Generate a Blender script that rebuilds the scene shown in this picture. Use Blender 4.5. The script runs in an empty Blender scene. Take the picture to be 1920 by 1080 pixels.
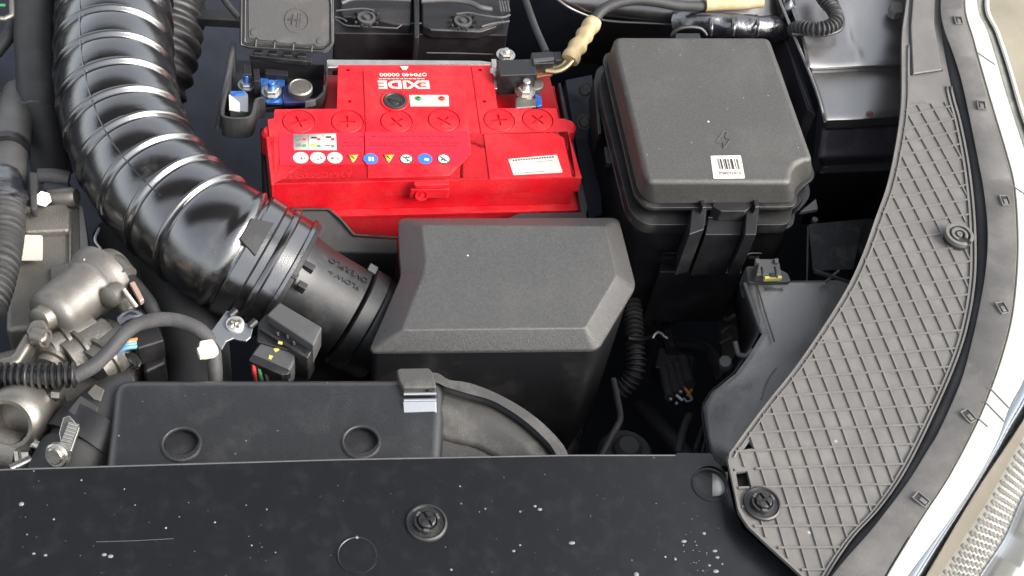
import bpy, bmesh, math, random
from mathutils import Vector, Matrix, noise
random.seed(7)
R = math.radians
S = bpy.context.scene
COL = S.collection
# ---------------- camera (from the picture's vanishing points) ----------------
FPX = 2517.0
CAM = Vector((0, 0, 0.90))
_Y = Vector((-510, 3340, -FPX)).normalized()
_Z = Vector((410, 1960, 2517)); _Z = (_Z - _Y*_Z.dot(_Y)).normalized()
_X = _Y.cross(_Z)
W = Matrix((_X, _Y, _Z))
cam_d = bpy.data.cameras.new("camera"); cam = bpy.data.objects.new("camera", cam_d); COL.objects.link(cam)
cam_d.sensor_width = 36; cam_d.lens = 36*FPX/1920; cam_d.clip_start = .01; cam_d.clip_end = 200
cam.matrix_world = Matrix.Translation(CAM) @ W.to_4x4()
S.camera = cam
# ---------------- sky, sun, exposure ----------------
SUN_EL, SUN_AZ = 38, 117          # azimuth measured clockwise from +Y (away from the camera)
w = bpy.data.worlds.new("World"); S.world = w; w.use_nodes = True
nt = w.node_tree; bg = nt.nodes["Background"]
sky = nt.nodes.new("ShaderNodeTexSky"); sky.sky_type = 'NISHITA'; sky.sun_disc = False
sky.sun_elevation = R(SUN_EL); sky.sun_rotation = R(SUN_AZ); sky.dust_density = 4; sky.air_density = 1.2
hs = nt.nodes.new("ShaderNodeHueSaturation"); hs.inputs['Saturation'].default_value = .30
nt.links.new(sky.outputs[0], hs.inputs['Color']); nt.links.new(hs.outputs[0], bg.inputs[0])
bg.inputs[1].default_value = .15
sd = bpy.data.lights.new("sun", 'SUN'); sd.energy = 1.4; sd.angle = R(38); sd.color = (1, .95, .87)
sun = bpy.data.objects.new("sun", sd); COL.objects.link(sun)
_sd = Vector((math.sin(R(SUN_AZ))*math.cos(R(SUN_EL)), math.cos(R(SUN_AZ))*math.cos(R(SUN_EL)), math.sin(R(SUN_EL))))
sun.rotation_euler = _sd.to_track_quat('Z', 'Y').to_euler(); sun.location = _sd*3
S.view_settings.view_transform = 'Standard'; S.view_settings.look = 'None'
S.view_settings.exposure = 1.4; S.view_settings.gamma = 1
S.cycles.max_bounces = 8

# ---------------- helpers ----------------
def P(x, y, z=0.):
    """point of the place that stands z mm above the battery top, seen at picture position x, y"""
    v = W @ Vector((x-960, 540-y, -FPX)); return CAM + v*((z/1000-.9)/v.z)
def PP(x, y, O, N):
    v = W @ Vector((x-960, 540-y, -FPX)); return CAM + v*((O-CAM).dot(N)/v.dot(N))
UP = Vector((0, 0, 1))
ORG = {}
def tag(o, label=None, cat=None, group=None, kind=None):
    if label: o['label'] = label
    if cat: o['category'] = cat
    if group: o['group'] = group
    if kind: o['kind'] = kind
    return o
def thing(name, label, cat, loc, group=None, kind=None):
    o = bpy.data.objects.new(name, None); COL.objects.link(o); o.location = loc; o.empty_display_size = .02
    ORG[o] = Vector(loc); return tag(o, label, cat, group, kind)
def finish(name, bm, mat, parent, bevel=0, seg=2, smooth=True, angle=None):
    bmesh.ops.recalc_face_normals(bm, faces=bm.faces)
    c = Vector((0, 0, 0))
    for v in bm.verts: c += v.co
    c /= max(1, len(bm.verts))
    for v in bm.verts: v.co -= c
    me = bpy.data.meshes.new(name); bm.to_mesh(me); bm.free()
    for p in me.polygons: p.use_smooth = smooth
    if angle is not None: me.set_sharp_from_angle(angle=R(angle))
    me.materials.append(mat)
    o = bpy.data.objects.new(name, me); COL.objects.link(o)
    ORG[o] = c.copy()
    if parent: o.parent = parent; o.location = c - ORG[parent]
    else: o.location = c
    if bevel:
        m = o.modifiers.new("bevel", 'BEVEL'); m.width = bevel/1000; m.segments = seg
        m.limit_method = 'ANGLE'; m.angle_limit = R(28); m.harden_normals = True; m.use_clamp_overlap = True
    return o
def roundp(pts, r, n=4):
    if r <= 0: return pts
    out = []; N = len(pts)
    for i, p in enumerate(pts):
        a, b = pts[i-1]-p, pts[(i+1) % N]-p
        la, lb = a.length, b.length
        if la < 1e-6 or lb < 1e-6: out += [p]*(n+1); continue
        a, b = a/la, b/lb
        d = min(r/1000, la*.45, lb*.45)
        for k in range(n+1):
            t = k/n; out.append((p+a*d)*(1-t)**2 + p*2*t*(1-t) + (p+b*d)*t*t)
    return out
def loft(name, rings, mat, parent=None, bevel=0, seg=2, caps=(True, True), smooth=True, angle=None):
    bm = bmesh.new(); vs = [[bm.verts.new(p) for p in r] for r in rings]; n = len(rings[0])
    for a, b in zip(vs, vs[1:]):
        for i in range(n):
            try: bm.faces.new((a[i], a[(i+1) % n], b[(i+1) % n], b[i]))
            except ValueError: pass
    if caps[0]: bm.faces.new(vs[0])
    if caps[1]: bm.faces.new(vs[-1])
    return finish(name, bm, mat, parent, bevel, seg, smooth, angle)
def px(pts, z=0):
    return [P(p[0], p[1], p[2] if len(p) > 2 else z) for p in pts]
def slab(name, pts, z, th, mat, parent=None, bevel=.6, r=0, seg=2, flare=0):
    top = px(pts, z); bot = [p-UP*th/1000 for p in top]
    if flare:
        c = sum(top, Vector())/len(top); bot = [b + ((p-c)*Vector((1, 1, 0))).normalized()*flare/1000 if False else b + Vector((p.x-c.x, p.y-c.y, 0)).normalized()*flare/1000 for p, b in zip(top, bot)]
    return loft(name, [roundp(top, r), roundp(bot, r)], mat, parent, bevel, seg)
def inset(pts, d):
    out = []; N = len(pts); A = sum(pts[i-1].x*pts[i].y-pts[i].x*pts[i-1].y for i in range(N)); sg = 1 if A > 0 else -1
    for i in range(N):
        a = pts[i]-pts[i-1]; b = pts[(i+1) % N]-pts[i]
        n = Vector((-a.y, a.x, 0)).normalized()+Vector((-b.y, b.x, 0)).normalized()
        out.append(pts[i]+n.normalized()*sg*d/1000)
    return out
def domed(name, pts, z, th, edge, r, mat, parent):
    """slab with softly rounded top edges"""
    o = roundp(px(pts, z), r, 5); rings = []
    for k in range(7):
        a = math.pi/2*k/6; rings.append([p-UP*edge*(1-math.cos(a))/1000 for p in inset(o, edge*(1-math.sin(a)))])
    rings.append([p-UP*th/1000 for p in o])
    return loft(name, rings, mat, parent, angle=40)
def pslab(name, pts, O, N, th, mat, parent=None, bevel=.5, r=0, lift=0):
    top = [PP(x, y, O+N*lift/1000, N) for x, y in pts]; bot = [p-N*th/1000 for p in top]
    return loft(name, [roundp(top, r), roundp(bot, r)], mat, parent, bevel)
def catmull(pts, n=8):
    out = []; Q = [pts[0]*2-pts[1]]+list(pts)+[pts[-1]*2-pts[-2]]
    for i in range(1, len(Q)-2):
        a, b, c, d = Q[i-1:i+3]
        for k in range(n):
            t = k/n; out.append(.5*((2*b)+(c-a)*t+(2*a-5*b+4*c-d)*t*t+(3*b-a-3*c+d)*t**3))
    out.append(Q[-2]); return out
def resample(pts, step=None, n=None):
    L = [0]
    for a, b in zip(pts, pts[1:]): L.append(L[-1]+(b-a).length)
    if n is None: n = max(2, int(L[-1]/step)+1)
    out = []; j = 0
    for k in range(n):
        s = L[-1]*k/(n-1)
        while j < len(L)-2 and L[j+1] < s: j += 1
        d = L[j+1]-L[j]; t = 0 if d < 1e-9 else (s-L[j])/d
        out.append(pts[j].lerp(pts[j+1], min(1, t)))
    return out, L[-1]
def tube(name, pts, r, mat, parent=None, segs=12, step=4, rf=None, smooth_path=True, caps=True, squash=1., angle=None, wob=0):
    """sweep; pts world vectors, r mm or function(s_mm, total_mm, angle)->mm"""
    q = catmull(pts, 10) if smooth_path and len(pts) > 2 else list(pts)
    q, L = resample(q, step/1000)
    bm = bmesh.new(); rings = []; t0 = (q[1]-q[0]).normalized(); nrm = t0.orthogonal().normalized()
    if abs(t0.z) < .8: nrm = (UP - t0*UP.dot(t0)).normalized()
    for i, p in enumerate(q):
        t = (q[min(i+1, len(q)-1)]-q[max(i-1, 0)]).normalized()
        nrm = (nrm-t*nrm.dot(t)).normalized(); bi = t.cross(nrm)
        s = L*1000*i/(len(q)-1); ring = []
        for k in range(segs):
            a = 2*math.pi*k/segs
            rr = (rf(s, L*1000, a) if rf else r)/1000
            if wob: rr *= 1+wob*noise.noise(Vector((s*.06, math.cos(a)*1.3+hash(name) % 1, math.sin(a)*1.3)))
            ring.append(bm.verts.new(p+nrm*math.cos(a)*rr*squash+bi*math.sin(a)*rr))
        rings.append(ring)
    for a, b in zip(rings, rings[1:]):
        for k in range(segs): bm.faces.new((a[k], a[(k+1) % segs], b[(k+1) % segs], b[k]))
    if caps: bm.faces.new(rings[0]); bm.faces.new(rings[-1])
    return finish(name, bm, mat, parent, 0, 2, True, angle if angle else 50)
def wire(name, pts, r, mat, parent=None, **k):
    return tube(name, px(pts), r, mat, parent, **k)
def corr(base, amp, pitch):
    def f(s, L, a):
        t = (s/pitch) % 1; return base+amp*max(-1, min(1, 2.2*math.sin(2*math.pi*t)))
    return f
def lathe(name, A, ax, prof, mat, parent=None, segs=28, angle=35, start=0, cap=True):
    ax = ax.normalized(); u = ax.orthogonal().normalized(); 
    if abs(ax.z) > .9: u = Vector((1, 0, 0)); u = (u-ax*u.dot(ax)).normalized()
    v = ax.cross(u); bm = bmesh.new(); rings = []
    for r, h in prof:
        if r < 1e-6: rings.append([bm.verts.new(A+ax*h/1000)]); continue
        rings.append([bm.verts.new(A+ax*h/1000+(u*math.cos(2*math.pi*k/segs+start)+v*math.sin(2*math.pi*k/segs+start))*r/1000) for k in range(segs)])
    for a, b in zip(rings, rings[1:]):
        for k in range(segs):
            k2 = (k+1) % segs
            if len(a) == 1 and len(b) == 1: continue
            if len(a) == 1: bm.faces.new((a[0], b[k], b[k2]))
            elif len(b) == 1: bm.faces.new((a[k], a[k2], b[0]))
            else: bm.faces.new((a[k], a[k2], b[k2], b[k]))
    if len(rings[0]) > 1 and cap: bm.faces.new(rings[0])
    if len(rings[-1]) > 1 and cap: bm.faces.new(rings[-1])
    return finish(name, bm, mat, parent, 0, 2, True, angle)
def box(name, c, size, mat, parent=None, rot=(0, 0, 0), bevel=.5, seg=2, X=None):
    """X: optional world direction of the box's x axis"""
    bm = bmesh.new(); bmesh.ops.create_cube(bm, size=1)
    if X is not None:
        X = X.normalized(); Yv = UP.cross(X).normalized(); Zv = X.cross(Yv); M = Matrix((X, Yv, Zv)).transposed()
    else:
        M = Matrix.Rotation(R(rot[2]), 3, 'Z') @ Matrix.Rotation(R(rot[1]), 3, 'Y') @ Matrix.Rotation(R(rot[0]), 3, 'X')
    for v in bm.verts: v.co = c + M @ Vector((v.co.x*size[0]/1000, v.co.y*size[1]/1000, v.co.z*size[2]/1000))
    return finish(name, bm, mat, parent, bevel, seg)
def rows(name, rws, mat, parent=None, n=24, thick=2, bevel=0, sub=4, warp=0):
    """sheet through rows of pixel points with heights; each row resampled"""
    R_ = [resample(px(r), n=n)[0] for r in rws]
    G = []
    cols = [catmull([r[i] for r in R_], sub) if sub > 1 else [r[i] for r in R_] for i in range(n)]
    bm = bmesh.new(); m = len(cols[0])
    vs = [[bm.verts.new(cols[i][j]+UP*(warp/1000*noise.noise(cols[i][j]*22) if warp else 0)) for i in range(n)] for j in range(m)]
    for j in range(m-1):
        for i in range(n-1): bm.faces.new((vs[j][i], vs[j][i+1], vs[j+1][i+1], vs[j+1][i]))
    o = finish(name, bm, mat, parent, 0, 2, True, 40)
    s = o.modifiers.new("thickness", 'SOLIDIFY'); s.thickness = thick/1000
    flip = sum((p.normal.z for p in o.data.polygons)) < 0
    if flip: s.thickness = -thick/1000
    if bevel:
        b = o.modifiers.new("bevel", 'BEVEL'); b.width = bevel/1000; b.segments = 2; b.limit_method = 'ANGLE'; b.angle_limit = R(40)
    return o
def rail(name, rails, mat, parent=None, n=60, thick=2, sub=1, bevel=0, warp=0):
    """long strip: rails = polylines (px, with heights) side by side"""
    return rows(name, [[(*p,) for p in r] for r in rails], mat, parent, n, thick, bevel, sub, warp)
def splpx(pts, n=8):
    v = [Vector((p[0], p[1], p[2] if len(p) > 2 else 0)) for p in pts]
    return [tuple(q) for q in catmull(v, n)]
def withz(pts, z): return [(p[0], p[1], z) for p in pts]
def cut(o, cutters, raw=False):
    if raw: o.modifiers.clear()
    for c in cutters:
        m = o.modifiers.new("cut", 'BOOLEAN'); m.object = c; m.solver = 'EXACT'
    bpy.context.view_layer.update()
    dg = bpy.context.evaluated_depsgraph_get()
    me = bpy.data.meshes.new_from_object(o.evaluated_get(dg)); old = o.data
    o.modifiers.clear(); o.data = me
    a = me.attributes.get('custom_normal')
    if a: me.attributes.remove(a)
    for p in me.polygons: p.use_smooth = not (abs(p.normal.z) > .995 or p.area > 4e-4)
    me.set_sharp_from_angle(angle=R(38))
    return o
def drop(cs):
    for c in cs: bpy.data.objects.remove(c)
def text(name, s, A, B, h, mat, parent, N=UP, ext=.25, bold=0, lift=.1, sx=1):
    cu = bpy.data.curves.new(name, 'FONT'); cu.body = s; cu.extrude = .01; cu.offset = bold; cu.resolution_u = 3
    t = bpy.data.objects.new("t", cu); COL.objects.link(t); bpy.context.view_layer.update()
    me = bpy.data.meshes.new_from_object(t.evaluated_get(bpy.context.evaluated_depsgraph_get())); bpy.data.objects.remove(t)
    bm = bmesh.new(); bm.from_mesh(me); xs = [v.co.x for v in bm.verts]; ys = [v.co.y for v in bm.verts]
    x0, x1, y0, y1 = min(xs), max(xs), min(ys), max(ys); d = (B-A); L = d.length; d.normalize(); u = N.cross(d).normalized()
    for v in bm.verts:
        q = v.co.copy(); v.co = A+d*((q.x-x0)/(x1-x0)*L)+u*((q.y-y0)/(y1-y0)*h/1000)+N*((lift+(ext if q.z > 0 else -.05))/1000)
    bpy.data.meshes.remove(me)
    return finish(name, bm, mat, parent, 0, 2, False)
def joinparts(parent, prefix, name):
    by = {}
    for o in [c for c in COL.objects if c.parent == parent and c.name.split('.')[0] == prefix]: by.setdefault(o.data.materials[0].name, []).append(o)
    for mn, os_ in by.items():
        bm = bmesh.new()
        for o in os_:
            n0 = len(bm.verts); bm.from_mesh(o.data); bm.verts.ensure_lookup_table()
            for v in bm.verts[n0:]: v.co += ORG[o]
        mat = os_[0].data.materials[0]
        for o in os_: bpy.data.objects.remove(o)
        finish(name, bm, mat, parent, 0, 2, False)['kind'] = 'stuff'
def under(parent, child, part):
    """hang the parts called child under the part of the same thing called part (nearest one)"""
    ps = [c for c in COL.objects if c.parent == parent and c.name.split('.')[0] == part]
    for o in [c for c in COL.objects if c.parent == parent and c.name.split('.')[0] == child]:
        p = min(ps, key=lambda q: (ORG[q]-ORG[o]).length); o.parent = p; o.location = ORG[o]-ORG[p]
def inpoly(x, y, poly):
    c = False; j = len(poly)-1
    for i in range(len(poly)):
        a, b = poly[i], poly[j]
        if (a[1] > y) != (b[1] > y) and x < (b[0]-a[0])*(y-a[1])/(b[1]-a[1])+a[0]: c = not c
        j = i
    return c
def crosscut(p, l, w, h, ang):
    a, b = l/2000, w/2000; q = [(-a, -b), (-b, -b), (-b, -a), (b, -a), (b, -b), (a, -b), (a, b), (b, b), (b, a), (-b, a), (-b, b), (-a, b)]
    m = Matrix.Rotation(R(ang), 3, 'Z'); v = [p+m @ Vector((x, y, h/2000)) for x, y in q]
    return loft("c", [v, [i-UP*h/1000 for i in v]], BLK)
# ---------------- materials ----------------
def M(name, col, rough=.5, metal=0, bump=0, bs=900, var=.0, vs=40, dust=0, dcol=(.3, .28, .25), ds=25, spec=.5, rv=.0, coat=0, trans=0, speck=0, ior=1.5, dlo=.5, dhi=.72):
    m = bpy.data.materials.new(name); m.use_nodes = True; n = m.node_tree.nodes; l = m.node_tree.links
    b = n["Principled BSDF"]; tc = n.new("ShaderNodeTexCoord"); O = tc.outputs['Object']
    b.inputs['IOR'].default_value = ior; b.inputs['Metallic'].default_value = metal; b.inputs['Specular IOR Level'].default_value = spec
    b.inputs['Coat Weight'].default_value = coat; b.inputs['Coat Roughness'].default_value = .08
    b.inputs['Transmission Weight'].default_value = trans
    def nz(s, d=4, r=.6):
        k = n.new("ShaderNodeTexNoise"); k.inputs['Scale'].default_value = s; k.inputs['Detail'].default_value = d
        k.inputs['Roughness'].default_value = r; l.new(O, k.inputs['Vector']); return k.outputs['Fac']
    def mr(src, a, b_, c, d):
        k = n.new("ShaderNodeMapRange"); l.new(src, k.inputs[0])
        for i, v in enumerate((a, b_, c, d)): k.inputs[i+1].default_value = v
        return k.outputs[0]
    c0 = n.new("ShaderNodeRGB"); c0.outputs[0].default_value = (*col, 1); cs = c0.outputs[0]
    if var:
        mx = n.new("ShaderNodeMix"); mx.data_type = 'RGBA'; mx.blend_type = 'MULTIPLY'; mx.inputs[0].default_value = 1
        k = n.new("ShaderNodeCombineColor"); f = mr(nz(vs), .3, .7, 1-var, 1+var)
        for i in range(3): l.new(f, k.inputs[i])
        l.new(cs, mx.inputs[6]); l.new(k.outputs[0], mx.inputs[7]); cs = mx.outputs[2]
    rs = None
    if dust:
        f = mr(nz(ds, 8, .7), dlo, dhi, 0, dust)
        f2 = n.new("ShaderNodeMath"); f2.operation = 'MULTIPLY'; l.new(f, f2.inputs[0]); l.new(mr(nz(ds*22, 3, .7), .35, .65, .35, 1), f2.inputs[1])
        mx = n.new("ShaderNodeMix"); mx.data_type = 'RGBA'; l.new(f2.outputs[0], mx.inputs[0]); l.new(cs, mx.inputs[6]); mx.inputs[7].default_value = (*dcol, 1); cs = mx.outputs[2]
        rs = mr(f2.outputs[0], 0, 1, rough, .9)
    elif rv: rs = mr(nz(60, 5), .3, .7, max(.02, rough-rv), rough+rv)
    if speck:
        vn = n.new("ShaderNodeTexVoronoi"); vn.inputs['Scale'].default_value = speck; l.new(O, vn.inputs['Vector'])
        f = mr(vn.outputs['Distance'], .05, .11, 1, 0)
        g = n.new("ShaderNodeMath"); g.operation = 'MULTIPLY'; l.new(f, g.inputs[0]); sp = n.new("ShaderNodeSeparateColor"); l.new(vn.outputs['Color'], sp.inputs[0]); l.new(mr(sp.outputs[0], .72, 1, 0, .8), g.inputs[1])
        mx = n.new("ShaderNodeMix"); mx.data_type = 'RGBA'; l.new(g.outputs[0], mx.inputs[0]); l.new(cs, mx.inputs[6]); mx.inputs[7].default_value = (.45, .45, .43, 1); cs = mx.outputs[2]
    l.new(cs, b.inputs['Base Color'])
    if rs is not None: l.new(rs, b.inputs['Roughness'])
    else: b.inputs['Roughness'].default_value = rough
    if bump:
        bp = n.new("ShaderNodeBump"); bp.inputs['Strength'].default_value = min(1, bump); bp.inputs['Distance'].default_value = .0003 if bump <= 1 else .0003*bump
        l.new(nz(bs, 3, .7), bp.inputs['Height']); l.new(bp.outputs[0], b.inputs['Normal'])
    return m
BLK = M("black_plastic", (.009, .009, .010), .42, bump=.4, bs=1400, spec=.6, ior=1.55, dust=.18, ds=30)
BLKD = M("dark_plastic", (.010, .010, .012), .5, bump=.4, bs=900, dust=.12, ds=22)
DEEP = M("deep_black", (.015, .018, .029), .75, var=.4, vs=20)
GRAIN = M("grained_plastic", (.058, .056, .052), .42, bump=1.2, bs=900, var=.22, vs=420, spec=.5, ior=1.5, dust=.22, dcol=(.2, .19, .18), ds=14, speck=160)
LIDM = M("airbox_lid_plastic", (.058, .057, .056), .42, spec=.55, ior=1.55, bump=1.3, bs=900, var=.22, vs=420, dust=.12, dcol=(.2, .19, .17), ds=16)
HOSE = M("hose_rubber", (.010, .0095, .010), .16, bump=.35, bs=700, ior=1.9, dust=.55, dcol=(.16, .15, .14), ds=24, spec=1, dlo=.55, dhi=.85)
RUB = M("matt_rubber", (.03, .03, .031), .62, bump=.7, bs=700, dust=.3, ds=28, dcol=(.15, .15, .14))
DUCT = M("duct_plastic", (.009, .009, .010), .30, bump=.8, bs=1100, spec=.7, ior=1.7, dust=.15, dcol=(.10, .095, .09), ds=40, speck=130)
PUMPM = M("matt_grey_metal", (.17, .16, .147), .42, metal=.5, bump=1, bs=700, var=.2, vs=40, dust=.3, dcol=(.07, .06, .05), ds=30)
PANEL = M("front_panel_plastic", (.0085, .009, .0108), .28, bump=.25, bs=1500, spec=.5, ior=1.55, dust=.14, dcol=(.085, .085, .085), ds=60, speck=120, dlo=.5, dhi=.8)
MAT = M("grey_mat_plastic", (.128, .121, .114), .45, spec=.5, ior=1.5, bump=.8, bs=1100, var=.12, vs=30, dust=.25, dcol=(.22, .21, .2), ds=30, speck=70)
FLNG = M("grey_flange_rubber", (.118, .112, .107), .5, bump=.8, bs=900, var=.3, vs=18, dust=.7, dcol=(.24, .225, .20), ds=20)
SEAL = M("black_foam_seal", (.032, .031, .033), .9, bump=2, bs=500, dust=.3, dcol=(.12, .11, .1), ds=60)
PAINT = M("black_car_paint", (.046, .042, .041), .30, var=.3, vs=10, ior=2.0, dust=.55, dcol=(.22, .205, .20), ds=12, spec=1, dlo=.4, dhi=.85)
RED = M("red_plastic", (.60, .0035, .012), .45, spec=.35, bump=.5, bs=500, var=.12, vs=40, dust=.30, dcol=(.62, .13, .12), ds=18, dlo=.4)
REDD = M("red_case_plastic", (.55, .004, .010), .38, bump=.4, bs=500, var=.1, vs=60)
FILM = M("red_label_film", (.74, .012, .03), .33, spec=.4, bump=1.5, bs=45)
INKR = M("dark_red_ink", (.12, .004, .01), .5)
ALU = M("cast_aluminium", (.26, .245, .22), .48, metal=.7, bump=2.2, bs=600, var=.2, vs=30, dust=.45, dcol=(.10, .085, .07), ds=30)
ALUS = M("smooth_aluminium", (.24, .225, .20), .38, metal=.8, bump=1.0, bs=900, var=.15, vs=40, dust=.25, dcol=(.12, .10, .08), ds=30)
STEEL = M("zinc_steel", (.60, .58, .53), .27, metal=.95, bump=.5, bs=600, var=.15, vs=80)
CLIPM = M("spring_steel", (.40, .42, .44), .30, metal=.8, bump=.4, bs=700, dust=.15)
BRASS = M("tinned_brass", (.55, .46, .26), .28, metal=.9)
COPPER = M("copper", (.40, .16, .09), .45, metal=.7, var=.3, vs=90)
BLUE = M("blue_coated_zinc", (.05, .16, .50), .32, metal=.5, var=.6, vs=200)
TAN = M("tan_heat_shrink", (.42, .33, .18), .55, var=.15, vs=90, bump=1, bs=250)
WHT = M("sticker_paper", (.60, .575, .50), .5)
CRM = M("cream_plastic", (.66, .62, .50), .5)
INK = M("black_ink", (.02, .02, .02), .5)
INKY = M("yellow_ink", (.80, .60, .05), .45)
INKB = M("blue_ink", (.03, .14, .55), .45)
INKG = M("green_ink", (.05, .25, .10), .45)
INKD = M("red_ink", (.65, .05, .04), .45)
GREYI = M("grey_ink", (.16, .15, .15), .5)
FEND = M("white_car_paint", (.41, .41, .385), .3, var=.07, vs=14, dust=.5, dcol=(.36, .34, .28), ds=22, dlo=.58, dhi=.85, coat=.3)
LAMP = M("lamp_white_plastic", (.74, .73, .67), .25, coat=.4)
CHROME = M("lamp_chrome", (.34, .37, .41), .16, metal=.9)
TANP = M("lamp_beige_trim", (.40, .35, .27), .35)
GREYP = M("grey_plastic", (.065, .065, .066), .45, bump=.6, bs=900, dust=.2)
YEL = M("yellow_plastic", (.50, .45, .10), .45)
TAPE = M("cloth_tape", (.045, .044, .045), .7, bump=1.5, bs=420, dust=.25, ds=30)
VTAPE = M("vinyl_tape", (.018, .018, .025), .24, spec=1, ior=1.8, bump=2.5, bs=130, dust=.15)
DIRT = M("dirty_liner", (.06, .052, .042), .85, bump=3, bs=90, var=.4, vs=50)
ORG_W = M("orange_wire", (.5, .2, .06), .4); BLU_W = M("blue_wire", (.12, .28, .45), .4)
RED_W = M("red_wire", (.6, .05, .05), .4); GRN_W = M("green_wire", (.12, .45, .22), .4); WHT_W = M("white_wire", (.6, .6, .6), .4)
BRN = M("brown_liner_stain", (.04, .033, .028), .7, bump=2, bs=200)
CONC = M("concrete_ground", (.21, .19, .145), .85, bump=2, bs=60, var=.18, vs=6, dust=.4, dcol=(.15, .135, .10), ds=5)
# =====================================================================
# SETTING: ground, bay floor and walls, added overhead shade panel
# =====================================================================
fl_edge = [(1640, 1130), (1700, 980), (1790, 760), (1835, 560), (1830, 400), (1800, 220), (1770, 60), (1740, -160), (1745, -420), (1750, -700)]
def floor_poly():
    e = [Vector((P(x, y, 60).x, P(x, y, 60).y, -.36)) for x, y in fl_edge]
    return e + [Vector((e[-1].x, 2.4, -.36)), Vector((-1.1, 2.4, -.36)), Vector((-1.1, .35, -.36)), Vector((e[0].x, .35, -.36))]
fp = floor_poly()
f = loft("engine_bay_floor", [fp, [p-Vector((0, 0, .01)) for p in fp]], DEEP); tag(f, kind='structure')
wl = box("bay_side_wall", Vector((-1.1, 1.2, -.2)), (10, 1700, 420), DEEP); tag(wl, kind='structure')
fw = box("firewall", Vector((.2, 2.4, -.1)), (2800, 12, 620), DEEP); tag(fw, kind='structure')
we = [Vector((P(x, y, 60).x, P(x, y, 60).y, .04)) for x, y in fl_edge]
ws_ = [we, [p+Vector((.012, 0, 0)) for p in we]]
bmw = bmesh.new(); q_ = []
for p in we: q_.append([bmw.verts.new(p), bmw.verts.new(p+Vector((.01, 0, 0))), bmw.verts.new(p+Vector((.01, 0, -.4))), bmw.verts.new(p+Vector((0, 0, -.4)))])
for a, b in zip(q_, q_[1:]):
    for k in range(4): bmw.faces.new((a[k], a[(k+1) % 4], b[(k+1) % 4], b[k]))
bmw.faces.new(q_[0]); bmw.faces.new(q_[-1])
tag(finish("wing_side_wall", bmw, DEEP, None), kind='structure')
tag(box("front_wall", Vector((-.35, .36, -.17)), (1500, 10, 400), DEEP), kind='structure')
g = box("ground", Vector((0, 3, -.86)), (30000, 30000, 20), CONC, bevel=0); tag(g, kind='structure')
# added dark panel overhead, out of view: it shades the front of the bay and is what the flat black covers mirror
SHADE_M = M("shade_panel_dark", (.03, .03, .033), .8)
tag(box("added_shade_panel", Vector((-1.0, 1.62, 1.95)), (4000, 1500, 60), SHADE_M, bevel=5), kind='structure')

# =====================================================================
# BATTERY
# =====================================================================
bat = thing("car_battery", "red car battery with white maker's name, six round cell plugs and warning stickers", "battery", P(790, 300, -190))
plugs = [(560, 228, 20), (651, 228, 0), (743, 229, 38), (832, 227, 52), (936, 225, 5), (1008, 224, 42)]
lidp = [(634, 122), (921, 122), (933, 203), (1043, 203), (1047, 222), (1061, 223), (1080, 333), (515, 346), (502, 224), (514, 222), (515, 205), (632, 204)]
def cyl(p, r, z0, z1): return lathe("c", p+UP*z0/1000, UP, [(r, 0), (r, z1-z0)], RED, segs=36 if r > 5 else 8)
lid = slab("lid", lidp, 0, 36, RED, bat, bevel=0)
cc = [cyl(P(x, y), 15.2, -2.5, 6) for x, y, a in plugs]
hc = slab("c", [(771, 337), (918, 334), (918, 375), (771, 385)], 2, 20, RED, bevel=0)
holes = [cyl(P(x, y), 2, -6, 3) for x, y in ((652, 131), (655, 190), (900, 131), (908, 190))]
cut(lid, cc[:2]+cc[4:]+holes)
pa = slab("centre_panel", [(681, 131), (818, 131), (873, 171), (884, 288), (843, 329), (690, 333)], 1.3, 1.6, RED, bat, bevel=.8)
cut(pa, cc[2:4])
cut(lid, cc[2:4])
bv = lid.modifiers.new('bevel', 'BEVEL'); bv.width = .0012; bv.segments = 2; bv.limit_method = 'ANGLE'; bv.angle_limit = R(50); bv.harden_normals = True
pbm = slab("right_panel", [(907, 251), (1040, 249), (1058, 258), (1073, 330), (918, 336)], 1.2, 1.5, RED, bat, bevel=.8)
slab("ridge", [(884, 124), (888, 124), (907, 250), (902, 250)], 1.0, 1.2, RED, bat, bevel=.3)
slab("label_film", [(522, 249), (682, 248), (684, 308), (525, 309)], .5, .7, FILM, bat, bevel=.1)
slab("label_film", [(684, 247), (876, 246), (882, 287), (862, 307), (686, 308)], 1.75, .5, FILM, bat, bevel=.1)
for x, y, a in plugs:
    z = 1.3 if 690 < x < 850 else 0
    d = lathe("cell_plug", P(x, y)+UP*(-2.5+z)/1000, UP, [(0, 0), (14.4, 0), (14.3, 2.2), (13.8, 2.6), (0, 2.6)], RED, bat, segs=36)
    cs = [crosscut(P(x, y, z+.1), 15, 1.9, 3.4, a)]
    cut(d, cs); drop(cs)
drop(cc+holes+[hc])
# lower levels: terminal recesses, ledge and case
slab("terminal_recess", [(606, 140), (640, 140), (640, 210), (606, 210)], -22, 30, REDD, bat, bevel=1)
slab("terminal_recess", [(905, 138), (1030, 140), (1047, 206), (905, 210)], -22, 30, REDD, bat, bevel=1)
slab("case_shoulder", [(498, 255, 0), (1066, 245, 0), (1092, 333, 0), (508, 346, 0)], -34, 20, RED, bat, bevel=1.2)
casep = [P(618, 148, -40), P(1030, 150, -40), P(1088, 350, -40), P(516, 366, -40)]
k0 = P(518, 406, -37); k1 = P(1088, 393, -37)
loft("case", [[P(612, 160, -37), P(1040, 160, -37), k1, k0], [p-UP*.15 for p in (P(612, 160, -37), P(1040, 160, -37), k1-Vector((0, 0, 0)), k0)]], RED, bat, bevel=1.5)
slab("rib", [(521, 404), (1080, 391), (1080, 394), (521, 408)], -37.2, 3, RED, bat, bevel=.4)
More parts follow.
